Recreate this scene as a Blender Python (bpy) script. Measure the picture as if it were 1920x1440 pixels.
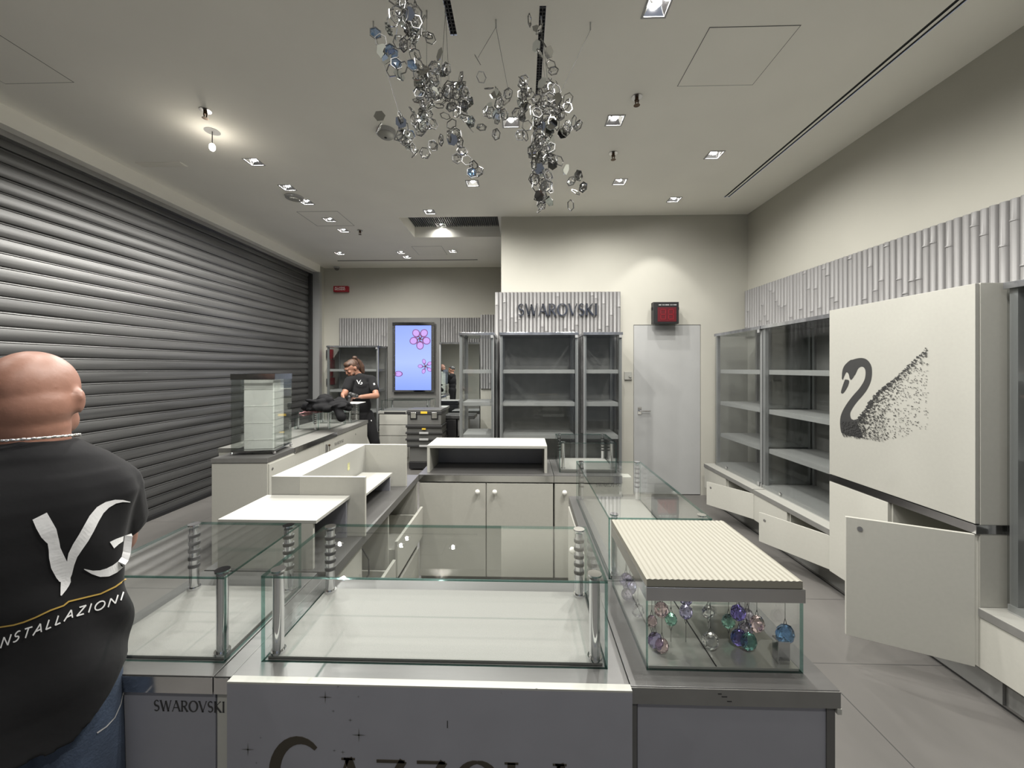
import bpy, bmesh, math, random
from mathutils import Vector, Matrix
from mathutils.bvhtree import BVHTree
random.seed(7)
PI = math.pi
for o in list(bpy.data.objects): bpy.data.objects.remove(o, do_unlink=True)
S = bpy.context.scene
C = S.collection

# ------------------------------------------------------------------ camera, world, exposure
F, HX, HY, H = 721.0, 960.0, 690.0, 1.56
TH = math.radians(1.59)
cd = bpy.data.cameras.new('camera'); cam = bpy.data.objects.new('camera', cd); C.objects.link(cam)
cam.location = (0, 0, H); cam.rotation_euler = (PI/2, 0, TH)
cd.sensor_fit = 'HORIZONTAL'; cd.sensor_width = 36; cd.lens = F/1920*36
cd.shift_y = -(720-HY)/1920; cd.clip_start = 0.02; cd.clip_end = 60
S.camera = cam
w = bpy.data.worlds.new('world'); S.world = w; w.use_nodes = True
w.node_tree.nodes['Background'].inputs[0].default_value = (0.60, 0.66, 0.80, 1)
w.node_tree.nodes['Background'].inputs[1].default_value = 0.14
S.view_settings.view_transform = 'Standard'; S.view_settings.look = 'None'
S.view_settings.gamma = 1; S.view_settings.use_curve_mapping = False
S.view_settings.exposure = 1.38
S.cycles.max_bounces = 10; S.cycles.transparent_max_bounces = 40
S.cycles.diffuse_bounces = 6; S.cycles.glossy_bounces = 5; S.cycles.transmission_bounces = 8
S.cycles.caustics_reflective = False; S.cycles.caustics_refractive = False
SPOT_W = 38.0          # one downlight
BULB_E = 60.0

# where a line of sight of the tape-measured camera meets a plane (used to survey positions)
def P(px, py, z=None, Y=None, X=None):
    dx = (px-HX)/F; dz = -(py-HY)/F
    r = (math.cos(TH)*dx-math.sin(TH), math.sin(TH)*dx+math.cos(TH), dz)
    t = (z-H)/r[2] if z is not None else (Y/r[1] if Y is not None else X/r[0])
    return Vector((t*r[0], t*r[1], H+t*r[2]))

# ------------------------------------------------------------------ materials
def newmat(name):
    m = bpy.data.materials.new(name); m.use_nodes = True
    nt = m.node_tree; b = nt.nodes['Principled BSDF']
    return m, nt, b
def mat(name, col, rough=0.5, metal=0.0, var=0.0, scale=8.0, stretch=(1,1,1), bump=0.0, bscale=60.0, spec=0.5, sheen=0.0):
    m, nt, b = newmat(name)
    b.inputs['Base Color'].default_value = (*col, 1); b.inputs['Roughness'].default_value = rough
    b.inputs['Metallic'].default_value = metal; b.inputs['Specular IOR Level'].default_value = spec
    if sheen: b.inputs['Sheen Weight'].default_value = sheen
    if var or bump:
        tc = nt.nodes.new('ShaderNodeTexCoord'); mp = nt.nodes.new('ShaderNodeMapping')
        mp.inputs['Scale'].default_value = stretch
        nt.links.new(tc.outputs['Object'], mp.inputs[0])
    if var:
        n = nt.nodes.new('ShaderNodeTexNoise'); n.inputs['Scale'].default_value = scale; n.inputs['Detail'].default_value = 5
        nt.links.new(mp.outputs[0], n.inputs['Vector'])
        r = nt.nodes.new('ShaderNodeValToRGB'); r.color_ramp.elements[0].position = 0.3; r.color_ramp.elements[1].position = 0.7
        r.color_ramp.elements[0].color = tuple(max(0, c*(1-var)) for c in col)+(1,)
        r.color_ramp.elements[1].color = tuple(min(1, c*(1+var)) for c in col)+(1,)
        nt.links.new(n.outputs['Fac'], r.inputs[0]); nt.links.new(r.outputs[0], b.inputs['Base Color'])
    if bump:
        n2 = nt.nodes.new('ShaderNodeTexNoise'); n2.inputs['Scale'].default_value = bscale; n2.inputs['Detail'].default_value = 4
        nt.links.new(mp.outputs[0], n2.inputs['Vector'])
        bp = nt.nodes.new('ShaderNodeBump'); bp.inputs['Strength'].default_value = bump; bp.inputs['Distance'].default_value = 0.01
        nt.links.new(n2.outputs['Fac'], bp.inputs['Height']); nt.links.new(bp.outputs[0], b.inputs['Normal'])
    return m
def emis(name, col, e, base=(0.02, 0.02, 0.02)):
    m, nt, b = newmat(name)
    b.inputs['Base Color'].default_value = (*base, 1)
    b.inputs['Emission Color'].default_value = (*col, 1); b.inputs['Emission Strength'].default_value = e
    return m
def pane_mat(name, tint=(1, 1, 1), refl=0.045, rough=0.0, fp=5.0, graze=0.85):
    """clear sheet: straight-through light and a mirror reflection that grows at grazing angles"""
    m = bpy.data.materials.new(name); m.use_nodes = True; nt = m.node_tree; nt.nodes.clear()
    out = nt.nodes.new('ShaderNodeOutputMaterial'); mix = nt.nodes.new('ShaderNodeMixShader')
    tr = nt.nodes.new('ShaderNodeBsdfTransparent'); tr.inputs[0].default_value = (*tint, 1)
    gl = nt.nodes.new('ShaderNodeBsdfGlossy'); gl.inputs['Roughness'].default_value = rough
    lw = nt.nodes.new('ShaderNodeLayerWeight'); lw.inputs['Blend'].default_value = 0.5
    pw = nt.nodes.new('ShaderNodeMath'); pw.operation = 'POWER'; pw.inputs[1].default_value = fp
    ml = nt.nodes.new('ShaderNodeMath'); ml.operation = 'MULTIPLY_ADD'; ml.inputs[1].default_value = graze; ml.inputs[2].default_value = refl
    nt.links.new(lw.outputs['Facing'], pw.inputs[0]); nt.links.new(pw.outputs[0], ml.inputs[0])
    nt.links.new(ml.outputs[0], mix.inputs[0]); nt.links.new(tr.outputs[0], mix.inputs[1]); nt.links.new(gl.outputs[0], mix.inputs[2])
    nt.links.new(mix.outputs[0], out.inputs[0])
    return m
def gem_mat(name, col, ior=1.5, rough=0.02, t=1.0):
    m, nt, b = newmat(name)
    b.inputs['Base Color'].default_value = (*col, 1); b.inputs['Transmission Weight'].default_value = t
    b.inputs['Roughness'].default_value = rough; b.inputs['IOR'].default_value = ior
    return m

M = dict(
    wall=mat('wall_paint', (0.46, 0.45, 0.40), 0.85, var=0.02, scale=3, bump=0.03, bscale=160),
    ceil=mat('ceiling_paint', (0.92, 0.905, 0.84), 0.9, var=0.02, scale=2, bump=0.03, bscale=120),
    white=mat('white_laminate', (0.42, 0.415, 0.375), 0.45, var=0.02, scale=60, bump=0.015, bscale=300),
    bright=mat('bright_white_laminate', (0.36, 0.358, 0.33), 0.5, var=0.015, scale=80),
    deck=mat('speckled_white_deck', (0.178, 0.176, 0.164), 0.55, var=0.10, scale=420, bump=0.03, bscale=400),
    grey=mat('grey_laminate', (0.088, 0.0865, 0.084), 0.35, var=0.04, scale=30, stretch=(1, 8, 1)),
    shadedwhite=mat('shaded_white_face', (0.25, 0.252, 0.28), 0.5, var=0.03, scale=12),  # white laminate with the shade of the front faces mixed into its colour
    edge=mat('grey_edge_band', (0.16, 0.158, 0.15), 0.4, var=0.05, scale=20),
    interior=mat('dark_grey_interior', (0.38, 0.375, 0.36), 0.7, var=0.08, scale=10),
    shelf=mat('grey_shelf', (0.42, 0.42, 0.41), 0.45, var=0.03, scale=10),
    stile=mat('grey_metal_stile', (0.42, 0.425, 0.425), 0.35, metal=0.5),
    chrome=mat('chrome', (0.82, 0.82, 0.84), 0.06, metal=1.0),
    brushed=mat('polished_steel_strip', (0.62, 0.62, 0.63), 0.12, metal=1.0, bump=0.05, bscale=9),
    steel=mat('satin_steel', (0.5, 0.5, 0.5), 0.3, metal=1.0),
    wire=mat('dark_wire', (0.10, 0.10, 0.10), 0.4, metal=0.7),
    black=mat('black_plastic', (0.012, 0.012, 0.013), 0.45),
    dark=mat('dark_gap', (0.012, 0.012, 0.012), 0.8),
    boxgrey=mat('grey_plastic', (0.11, 0.11, 0.105), 0.5, bump=0.05, bscale=200),
    boxdark=mat('charcoal_plastic', (0.03, 0.03, 0.03), 0.5),
    lite=mat('light_grey_plastic', (0.4, 0.4, 0.4), 0.4),
    yellow=mat('yellow_plastic', (0.75, 0.5, 0.04), 0.5),
    knob=mat('white_glazed_knob', (0.8, 0.79, 0.75), 0.15),
    fabric=mat('black_cotton', (0.012, 0.012, 0.013), 0.95, bump=0.25, bscale=14, sheen=0.03, spec=0.2),
    jacket=mat('black_jacket_cloth', (0.008, 0.008, 0.009), 0.9, bump=0.3, bscale=20, spec=0.2),
    jeans=mat('blue_denim', (0.040, 0.058, 0.095), 0.9, var=0.45, scale=7, bump=0.2, bscale=220),
    skin=mat('skin', (0.22, 0.108, 0.075), 0.5, var=0.10, scale=14, bump=0.05, bscale=120),
    skin2=mat('tanned_skin', (0.30, 0.15, 0.10), 0.55, var=0.08, scale=20),
    hair=mat('brown_hair', (0.055, 0.027, 0.015), 0.55, var=0.6, scale=60, stretch=(1, 1, 0.15), bump=0.6, bscale=90),
    print=mat('white_shirt_print', (0.78, 0.78, 0.78), 0.5, bump=0.1, bscale=50),
    goldline=mat('golden_print_line', (0.45, 0.30, 0.07), 0.5),
    silver=mat('silver', (0.8, 0.8, 0.78), 0.2, metal=1.0),
    red=mat('red_plastic', (0.30, 0.01, 0.02), 0.5),
    ink=mat('dark_grey_lettering', (0.03, 0.03, 0.03), 0.5),
    brownink=mat('brown_lettering', (0.035, 0.028, 0.018), 0.5),
    paper=mat('white_paper', (0.8, 0.8, 0.8), 0.8),
    pink=mat('pinkish_paper', (0.72, 0.38, 0.40), 0.7, var=0.35, scale=40),
    bamboo=mat('white_cane_relief', (0.23, 0.226, 0.226), 0.4),
    cream=mat('cream_ribbed_top', (0.215, 0.206, 0.17), 0.55),
    doorm=mat('pale_grey_door_paint', (0.40, 0.404, 0.40), 0.5, var=0.02, scale=6),
    skirt=mat('grey_kickboard', (0.25, 0.25, 0.24), 0.4, var=0.06, scale=14),
    mesh=mat('dark_grille', (0.10, 0.10, 0.105), 0.5),
    stone=mat('streaked_metal_cap', (0.42, 0.43, 0.45), 0.18, metal=0.9, var=0.5, scale=9, stretch=(1, 1, 0.2)),
    gedge=None,
    dimmedwhite=mat('cream_door_panel', (0.335, 0.331, 0.300), 0.5, var=0.02, scale=60),  # white laminate darkened to offset the strong light on the swan door
    tape=mat('yellow_tape_residue', (.55, .54, .28), .6, var=.3, scale=60),
)
M['pane'] = pane_mat('clear_glass', (0.985, 0.993, 0.990), 0.02, fp=4)
M['smoke'] = pane_mat('smoked_glass', (0.84, 0.85, 0.85), 0.03, fp=4)
M['gedge'] = pane_mat('green_glass_edge', (0.36, 0.56, 0.52), 0.12, 0.08)
M['signmetal'] = mat('dark_chrome', (.30, .32, .37), .12, metal=1.0)
M['linkmetal'] = mat('link_metal', (.28, .28, .28), .2, metal=1.0)
M['mirror2'] = mat('dark_reflection_plate', (.38, .38, .37), .05, metal=1.0)  # plain mirror darkened in colour, for plates that reflect dark areas
M['mirror'] = mat('mirror', (0.86, 0.90, 0.90), 0.0, metal=1.0)
M['dmirror'] = mat('dark_mirror_floor', (0.52, 0.52, 0.48), 0.18, metal=0.4)
M['bulb'] = emis('lamp_bulb', (1, 0.97, 0.92), BULB_E)
M['barebulb'] = emis('bare_bulb_glass', (1, .93, .8), 14)
M['reflector'] = mat('faceted_reflector', (0.85, 0.85, 0.86), 0.12, metal=1.0)
M['crystal'] = gem_mat('cut_crystal', (0.97, 0.97, 0.98), 1.55, 0.0)
M['bluecrystal'] = pane_mat('blue_cut_crystal', (0.50, 0.72, 1.0), 0.35, 0.05, 2.0, 0.6)
M['bronze'] = mat('bronze_fitting', (0.08, 0.05, 0.03), 0.35, metal=0.9)

def floor_material():
    m, nt, b = newmat('grey_porcelain_tiles')
    g = nt.nodes.new('ShaderNodeNewGeometry'); sp = nt.nodes.new('ShaderNodeSeparateXYZ'); nt.links.new(g.outputs['Position'], sp.inputs[0])
    def line(sock, off, size, wd):
        a = nt.nodes.new('ShaderNodeMath'); a.operation = 'SUBTRACT'; a.inputs[1].default_value = off; nt.links.new(sock, a.inputs[0])
        d = nt.nodes.new('ShaderNodeMath'); d.operation = 'DIVIDE'; d.inputs[1].default_value = size; nt.links.new(a.outputs[0], d.inputs[0])
        f = nt.nodes.new('ShaderNodeMath'); f.operation = 'FRACT'; nt.links.new(d.outputs[0], f.inputs[0])
        c = nt.nodes.new('ShaderNodeMath'); c.operation = 'LESS_THAN'; c.inputs[1].default_value = wd/size; nt.links.new(f.outputs[0], c.inputs[0])
        return c.outputs[0]
    mx = nt.nodes.new('ShaderNodeMath'); mx.operation = 'MAXIMUM'
    nt.links.new(line(sp.outputs[0], 1.525-12, 1.2, 0.005), mx.inputs[0]); nt.links.new(line(sp.outputs[1], 2.0-12, 0.575, 0.004), mx.inputs[1])
    n = nt.nodes.new('ShaderNodeTexNoise'); n.inputs['Scale'].default_value = 1.6; n.inputs['Detail'].default_value = 8
    mp = nt.nodes.new('ShaderNodeMapping'); mp.inputs['Scale'].default_value = (1.6, 0.5, 1); mp.inputs['Rotation'].default_value = (0, 0, 0.6)
    nt.links.new(g.outputs['Position'], mp.inputs[0]); nt.links.new(mp.outputs[0], n.inputs['Vector'])
    r = nt.nodes.new('ShaderNodeValToRGB'); r.color_ramp.elements[0].position = 0.35; r.color_ramp.elements[1].position = 0.68
    r.color_ramp.elements[0].color = (0.120, 0.115, 0.109, 1); r.color_ramp.elements[1].color = (0.160, 0.153, 0.145, 1)
    nt.links.new(n.outputs['Fac'], r.inputs[0])
    mc = nt.nodes.new('ShaderNodeMix'); mc.data_type = 'RGBA'; nt.links.new(mx.outputs[0], mc.inputs['Factor'])
    nt.links.new(r.outputs[0], mc.inputs['A']); mc.inputs['B'].default_value = (0.05, 0.05, 0.05, 1)
    nt.links.new(mc.outputs['Result'], b.inputs['Base Color']); b.inputs['Roughness'].default_value = 0.38
    return m
M['floor'] = floor_material()
def shutter_material():
    m, nt, b = newmat('galvanised_shutter_metal')
    g = nt.nodes.new('ShaderNodeNewGeometry'); mp = nt.nodes.new('ShaderNodeMapping'); mp.inputs['Scale'].default_value = (1, 0.35, 9)
    nt.links.new(g.outputs['Position'], mp.inputs[0])
    n = nt.nodes.new('ShaderNodeTexNoise'); n.inputs['Scale'].default_value = 2.2; n.inputs['Detail'].default_value = 6; nt.links.new(mp.outputs[0], n.inputs['Vector'])
    r = nt.nodes.new('ShaderNodeValToRGB'); r.color_ramp.elements[0].position = 0.3; r.color_ramp.elements[1].position = 0.72
    r.color_ramp.elements[0].color = (0.075, 0.075, 0.075, 1); r.color_ramp.elements[1].color = (0.15, 0.15, 0.148, 1)
    nt.links.new(n.outputs['Fac'], r.inputs[0]); nt.links.new(r.outputs[0], b.inputs['Base Color'])
    b.inputs['Metallic'].default_value = 0.6; b.inputs['Roughness'].default_value = 0.46
    return m
M['shutter'] = shutter_material()

# ------------------------------------------------------------------ mesh builder
class MB:
    def __init__(s): s.v = []; s.f = []; s.m = []
    def add(s, vs, fs, mi=0):
        n = len(s.v); s.v += [Vector(p) for p in vs]; s.f += [tuple(n+i for i in f) for f in fs]
        s.m += [mi]*len(fs) if isinstance(mi, int) else list(mi); return s
    def box(s, x0, y0, z0, x1, y1, z1, mi=0):
        if x0 > x1: x0, x1 = x1, x0
        if y0 > y1: y0, y1 = y1, y0
        if z0 > z1: z0, z1 = z1, z0
        v = [(x0, y0, z0), (x1, y0, z0), (x1, y1, z0), (x0, y1, z0), (x0, y0, z1), (x1, y0, z1), (x1, y1, z1), (x0, y1, z1)]
        return s.add(v, [(0, 3, 2, 1), (4, 5, 6, 7), (0, 1, 5, 4), (1, 2, 6, 5), (2, 3, 7, 6), (3, 0, 4, 7)], mi)
    def prism(s, base, z0, z1, mi=0):
        n = len(base); v = [(x, y, z0) for x, y in base]+[(x, y, z1) for x, y in base]
        f = [tuple(reversed(range(n))), tuple(range(n, 2*n))]+[(i, (i+1) % n, (i+1) % n+n, i+n) for i in range(n)]
        return s.add(v, f, mi)
    def cyl(s, p0, p1, r0, r1=None, n=16, mi=0, caps=True):
        r1 = r0 if r1 is None else r1
        p0 = Vector(p0); p1 = Vector(p1); d = (p1-p0)
        if d.length < 1e-7: return s
        q = d.to_track_quat('Z', 'Y'); v = []
        for p, r in ((p0, r0), (p1, r1)):
            for i in range(n):
                a = 2*PI*i/n; v.append(p+q @ Vector((math.cos(a)*r, math.sin(a)*r, 0)))
        f = [(i, (i+1) % n, (i+1) % n+n, i+n) for i in range(n)]
        if caps: f += [tuple(reversed(range(n))), tuple(range(n, 2*n))]
        return s.add(v, f, mi)
    def tube(s, pts, r, n=6, mi=0):
        for a, b in zip(pts, pts[1:]): s.cyl(a, b, r, n=n, mi=mi)
        return s
    def ball(s, c, r, nu=14, nv=9, mi=0, rot=None):
        if not hasattr(r, '__len__'): r = (r, r, r)
        c = Vector(c); v = [Vector((0, 0, -1))]
        for j in range(1, nv):
            t = -PI/2+PI*j/nv
            for i in range(nu):
                a = 2*PI*i/nu; v.append(Vector((math.cos(a)*math.cos(t), math.sin(a)*math.cos(t), math.sin(t))))
        v.append(Vector((0, 0, 1)))
        v = [Vector((p.x*r[0], p.y*r[1], p.z*r[2])) for p in v]
        if rot is not None: v = [rot @ p for p in v]
        v = [c+p for p in v]; L = len(v)-1
        f = [(0, 1+(i+1) % nu, 1+i) for i in range(nu)]
        for j in range(nv-2):
            for i in range(nu):
                a = 1+j*nu+i; b = 1+j*nu+(i+1) % nu; f.append((a, b, b+nu, a+nu))
        k = 1+(nv-2)*nu
        f += [(k+i, k+(i+1) % nu, L) for i in range(nu)]
        return s.add(v, f, mi)
    def cap(s, p0, r0, p1, r1, n=14):
        """closed tapered capsule"""
        s.cyl(p0, p1, r0, r1, n=n); s.ball(p0, r0, n, 8); s.ball(p1, r1, n, 8); return s
    def loft(s, rings, mi=0, caps=True):
        n = len(rings[0]); v = [p for r in rings for p in r]; f = []
        for j in range(len(rings)-1):
            for i in range(n):
                a = j*n+i; b = j*n+(i+1) % n; f.append((a, b, b+n, a+n))
        if caps: f += [tuple(reversed(range(n))), tuple(range((len(rings)-1)*n, len(rings)*n))]
        return s.add(v, f, mi)
    def mesh(s, name, off=(0, 0, 0)):
        me = bpy.data.meshes.new(name); o = Vector(off)
        me.from_pydata([tuple(p-o) for p in s.v], [], s.f); me.update(); return me
def build(name, mb, mats, parent=None, off=(0, 0, 0), smooth=False, bevel=0.0, loc=None):
    me = mb.mesh(name, off); mats = mats if isinstance(mats, (list, tuple)) else [mats]
    for m in mats: me.materials.append(M[m] if isinstance(m, str) else m)
    for p, i in zip(me.polygons, mb.m): p.material_index = i; p.use_smooth = smooth
    o = bpy.data.objects.new(name, me); C.objects.link(o)
    if parent: o.parent = parent
    if loc is not None: o.location = loc
    if bevel:
        b = o.modifiers.new('bevel', 'BEVEL'); b.width = bevel; b.segments = 2; b.limit_method = 'ANGLE'
    return o
def smooth_angle(o, deg=40):
    for p in o.data.polygons: p.use_smooth = True
    try: o.data.set_sharp_from_angle(angle=math.radians(deg))
    except Exception: pass
    return o
def tag(o, label, cat, group=None):
    o['label'] = label; o['category'] = cat
    if group: o['group'] = group
    return o
class Thing:
    """an Empty at the thing's base that parents its parts (parts are given in room metres unless local=True)"""
    def __init__(s, name, label, cat, loc=(0, 0, 0), rotz=0.0, group=None, local=False):
        s.e = bpy.data.objects.new(name, None); C.objects.link(s.e); s.e.location = loc; s.e.rotation_euler = (0, 0, rotz)
        s.e.empty_display_size = 0.05
        tag(s.e, label, cat, group); s.off = (0, 0, 0) if (local or rotz) else loc
    def part(s, name, mb, mats, label=None, smooth=False, bevel=0.0, under=None):
        o = build(name, mb, mats, under or s.e, s.off, smooth, bevel)
        if label: o['label'] = label
        return o
def solo(name, mb, mats, label, cat, group=None, loc=(0, 0, 0), smooth=False, bevel=0.0):
    o = build(name, mb, mats, None, loc, smooth, bevel, loc=loc); return tag(o, label, cat, group)
def struct(name, mb, mats, parent=None, smooth=False, bevel=0.0):
    o = build(name, mb, mats, parent, (0, 0, 0), smooth, bevel); 
    if parent is None: o['kind'] = 'structure'
    return o
def copy_tree(e, loc, label=None, rotz=None):
    c = e.copy(); C.objects.link(c); c.location = loc
    if rotz is not None: c.rotation_euler = (0, 0, rotz)
    if label: c['label'] = label
    for ch in list(e.children):
        k = ch.copy(); C.objects.link(k); k.parent = c
        for g in ch.children:
            q = g.copy(); C.objects.link(q); q.parent = k
    return c

# ------------------------------------------------------------------ lettering made of tapered strokes
def arc(cx, cy, rx, ry, a0, a1, n=12, w=0.1, w1=None, wm=None):
    out = []
    for i in range(n+1):
        t = i/n; a = math.radians(a0+(a1-a0)*t)
        ww = w+((w1 if w1 is not None else w)-w)*t
        if wm is not None: ww = w+(wm-w)*math.sin(PI*t)
        out.append((cx+rx*math.cos(a), cy+ry*math.sin(a), ww))
    return out
def glyph(ch, B, T):
    """strokes of a capital of height 1: B thick, T thin; returns width, strokes"""
    L = lambda x0, y0, x1, y1, w, w1=None: [(x0, y0, w), (x1, y1, w if w1 is None else w1)]
    if ch == 'A': return .82, [L(.41, 1, .04, 0, T), L(.41, 1, .78, 0, B), L(.17, .35, .65, .35, T)]
    if ch == 'C': return .80, [arc(.46, .5, .40, .5, 48, 312, 22, T, wm=B*1.1)]
    if ch == 'E': return .6, [L(.1, 0, .1, 1, B), L(.1, .97, .55, .97, T), L(.1, .5, .45, .5, T), L(.1, .03, .57, .03, T)]
    if ch == 'G': return .8, [arc(.46, .5, .40, .5, 48, 320, 22, T, wm=B), L(.76, .05, .76, .45, B), L(.5, .45, .8, .45, T)]
    if ch == 'I': return .26, [L(.13, 0, .13, 1, B)]
    if ch == 'K': return .72, [L(.1, 0, .1, 1, B), L(.62, 1, .14, .5, T), L(.22, .56, .68, 0, B)]
    if ch == 'L': return .56, [L(.1, 0, .1, 1, B), L(.1, .03, .54, .03, T)]
    if ch == 'M': return .95, [L(.1, 0, .12, 1, T), L(.12, 1, .47, .1, B), L(.47, .1, .83, 1, T), L(.83, 1, .85, 0, B)]
    if ch == 'N': return .82, [L(.1, 0, .1, 1, T), L(.1, 1, .72, 0, B), L(.72, 0, .72, 1, T)]
    if ch == 'O': return .96, [arc(.48, .5, .41, .49, 90, 270, 14, T, wm=B*1.15), arc(.48, .5, .41, .49, -90, 90, 14, T, wm=B*1.15)]
    if ch == 'R': return .68, [L(.1, 0, .1, 1, B), L(.1, .97, .32, .97, T), arc(.32, .73, .24, .24, 90, -90, 10, T, wm=B), L(.1, .48, .32, .48, T), L(.3, .48, .64, 0, B)]
    if ch == 'S': return .58, [arc(.30, .74, .22, .24, 35, 180, 9, T, B*.8)+arc(.30, .74, .22, .24, 180, 262, 5, B*.8, B)+arc(.28, .26, .24, .24, 82, -20, 6, B, B*.8)+arc(.28, .26, .24, .24, -20, -145, 9, B*.8, T)]
    if ch == 'T': return .70, [L(.35, 0, .35, 1, B), L(.02, .96, .68, .96, T)]
    if ch == 'V': return .78, [L(.03, 1, .39, 0, B), L(.39, 0, .75, 1, T)]
    if ch == 'W': return 1.12, [L(.03, 1, .33, 0, B), L(.33, 0, .56, .95, T), L(.56, .95, .82, 0, B), L(.82, 0, 1.08, 1, T)]
    if ch == 'Z': return .72, [L(.06, .96, .66, .96, T), L(.63, .98, .07, .02, B), L(.05, .04, .68, .04, T)]
    if ch == 'D': return .8, [L(.1, 0, .1, 1, B), arc(.3, .5, .4, .48, 90, -90, 14, T, wm=B), L(.1, .98, .3, .98, T), L(.1, .02, .3, .02, T)]
    return .35, []
def ribbon(mb, pts, to3, depth, sub=1, mi=0):
    """pts (x, y, width) -> ribbon; to3(x, y, d) gives the point, d = depth"""
    q = []
    for (a, b) in zip(pts, pts[1:]):
        for k in range(sub): t = k/sub; q.append(tuple(a[i]+(b[i]-a[i])*t for i in range(3)))
    q.append(pts[-1]); n = len(q); left = []; right = []
    for i, (x, y, w_) in enumerate(q):
        a = q[max(0, i-1)]; b = q[min(n-1, i+1)]; dx, dy = b[0]-a[0], b[1]-a[1]; l = math.hypot(dx, dy) or 1
        nx, ny = -dy/l*w_/2, dx/l*w_/2; left.append((x+nx, y+ny)); right.append((x-nx, y-ny))
    v = []; 
    for l_, r_ in zip(left, right):
        v += [to3(l_[0], l_[1], depth), to3(r_[0], r_[1], depth), to3(r_[0], r_[1], 0), to3(l_[0], l_[1], 0)]
    f = []
    for i in range(n-1):
        a = 4*i; b = a+4
        f += [(a, a+1, b+1, b), (a+1, a+2, b+2, b+1), (a+2, a+3, b+3, b+2), (a+3, a, b, b+3)]
    f += [(3, 2, 1, 0), (4*n-4, 4*n-3, 4*n-2, 4*n-1)]
    mb.add(v, f, mi)
def text_mb(txt, to3, h, x0=0, y0=0, B=.12, T=.06, gap=.12, slant=0, width=None, depth=.002, serif=0, sub=1, heights=None):
    mb = MB(); tot = 0; gl = []
    for i, c in enumerate(txt):
        hh = (heights[i] if heights else 1.0); gw, st = glyph(c, B, T); gl.append((tot, gw, st, hh)); tot += (gw+gap)*hh
    tot -= gap; k = (width/tot if width else h)
    for gx, gw, st, hh in gl:
        for s_ in st:
            pts = [(x0+k*(gx+hh*px)+slant*hh*py*h, y0+h*hh*py, w_*h*hh) for px, py, w_ in s_]
            ribbon(mb, pts, to3, depth, sub if len(s_) > 2 else max(1, sub*3))
            if serif:
                for (px, py, w_) in ((s_[0]), (s_[-1])):
                    if len(s_) == 2 and (py < .02 or py > .99):
                        e = (serif/2+w_/2)*h*hh; yy = y0+h*hh*min(max(py, .015), .985); xx = x0+k*(gx+hh*px)
                        ribbon(mb, [(xx-e, yy, .03*h), (xx+e, yy, .03*h)], to3, depth)
    return mb

# ================================================================== THE ROOM
ZC = 3.44
DL = [  # downlights: x, y, label; those outside the frame are added for light
 (0.70, 2.02, 'largest square recessed downlight at the top edge above the hatch side'),
 (0.70, 2.94, 'lit square downlight below the sprinkler, right of the crystal chandelier'),
 (-0.09, 2.94, 'lit square downlight framed by the two halves of the chandelier'),
 (-0.78, 2.94, 'lit square downlight half hidden behind the left half of the chandelier'),
 (-0.51, 3.90, 'square downlight under the lowest left tail of the chandelier'),
 (0.98, 3.91, 'square downlight right of the lowest tip of the chandelier'),
 (1.69, 4.34, 'square downlight closest to the door wall, above the red counter display'),
 (1.69, 3.44, 'square downlight between the double slot and the chandelier, below the hatch'),
 (-1.12, 4.60, 'square downlight just in front of the dark ceiling recess'),
 (-2.45, 3.44, 'square downlight directly behind the hanging bare bulb'),
 (-2.45, 3.94, 'square downlight in front of the round smoke detector by the shutter'),
 (-2.45, 4.29, 'square downlight touching the far side of the round smoke detector'),
 (-2.45, 4.81, 'square downlight inside the outline of the small left ceiling hatch'),
 (-2.45, 5.19, 'square downlight just behind the small left ceiling hatch'),
 (-3.00, 6.22, 'small square downlight nearest the far end of the shutter'),
 (-1.98, 6.20, 'nearer of the two downlights set close together by the far air slot'),
 (-1.96, 6.46, 'farther of the two downlights set close together by the far air slot'),
 (-1.12, 6.16, 'small square downlight behind the dark ceiling recess'),
 (0.70, 1.05, 'added square downlight outside the frame, over the crystal pendant case'),
 (-0.30, .80, 'added square downlight outside the frame, over the long front glass case'),
 (-1.30, 1.65, 'added square downlight outside the frame, over the white riser boxes'),
 (0.95, 1.25, 'added square downlight outside the frame, over the swan cabinet'),
 (-2.45, 1.55, 'added square downlight outside the frame, over the left aisle'),
 (-2.45, 0.3, 'added square downlight outside the frame, nearest the bald man'),
 (0.15, -0.7, 'added square downlight outside the frame, behind the viewer'),
]
R0 = (-1.555, 4.765, -0.31, 5.50)     # dark recess in the ceiling
holes = [(x-.055, y-.055, x+.055, y+.055) for x, y, _ in DL]
holes.append(R0)
SL = [(2.212, .2, 2.232, 4.30), (2.252, .2, 2.272, 4.30)]
holes += SL
V1 = (-0.408, 1.35, -0.370, 2.165); V2 = (0.088, 2.0, 0.122, 2.99)
holes += [V1, V2]
X0, X1, Y0, Y1 = -3.83, 2.75, -3.0, 7.15
xs = sorted({X0, X1, -0.267} | {h[i] for h in holes for i in (0, 2)})
ys = sorted({Y0, Y1, 4.78} | {h[i] for h in holes for i in (1, 3)})
mb = MB()
for xa, xb in zip(xs, xs[1:]):
    for ya, yb in zip(ys, ys[1:]):
        cx, cy = (xa+xb)/2, (ya+yb)/2
        if any(h[0] < cx < h[2] and h[1] < cy < h[3] for h in holes) or (cx > -0.267 and cy > 4.78): continue
        mb.add([(xa, ya, ZC), (xb, ya, ZC), (xb, yb, ZC), (xa, yb, ZC)], [(3, 2, 1, 0)])
struct('ceiling', mb, 'ceil')
struct('floor', MB().box(-4.3, -3.0, -.05, 2.85, 7.3, 0), 'floor')
struct('wall_right', MB().box(2.75, -3, 0, 2.87, 4.9, 3.6), 'wall')
mb = MB(); dx0, dx1, dz = 1.365, 2.185, 2.092
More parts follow.
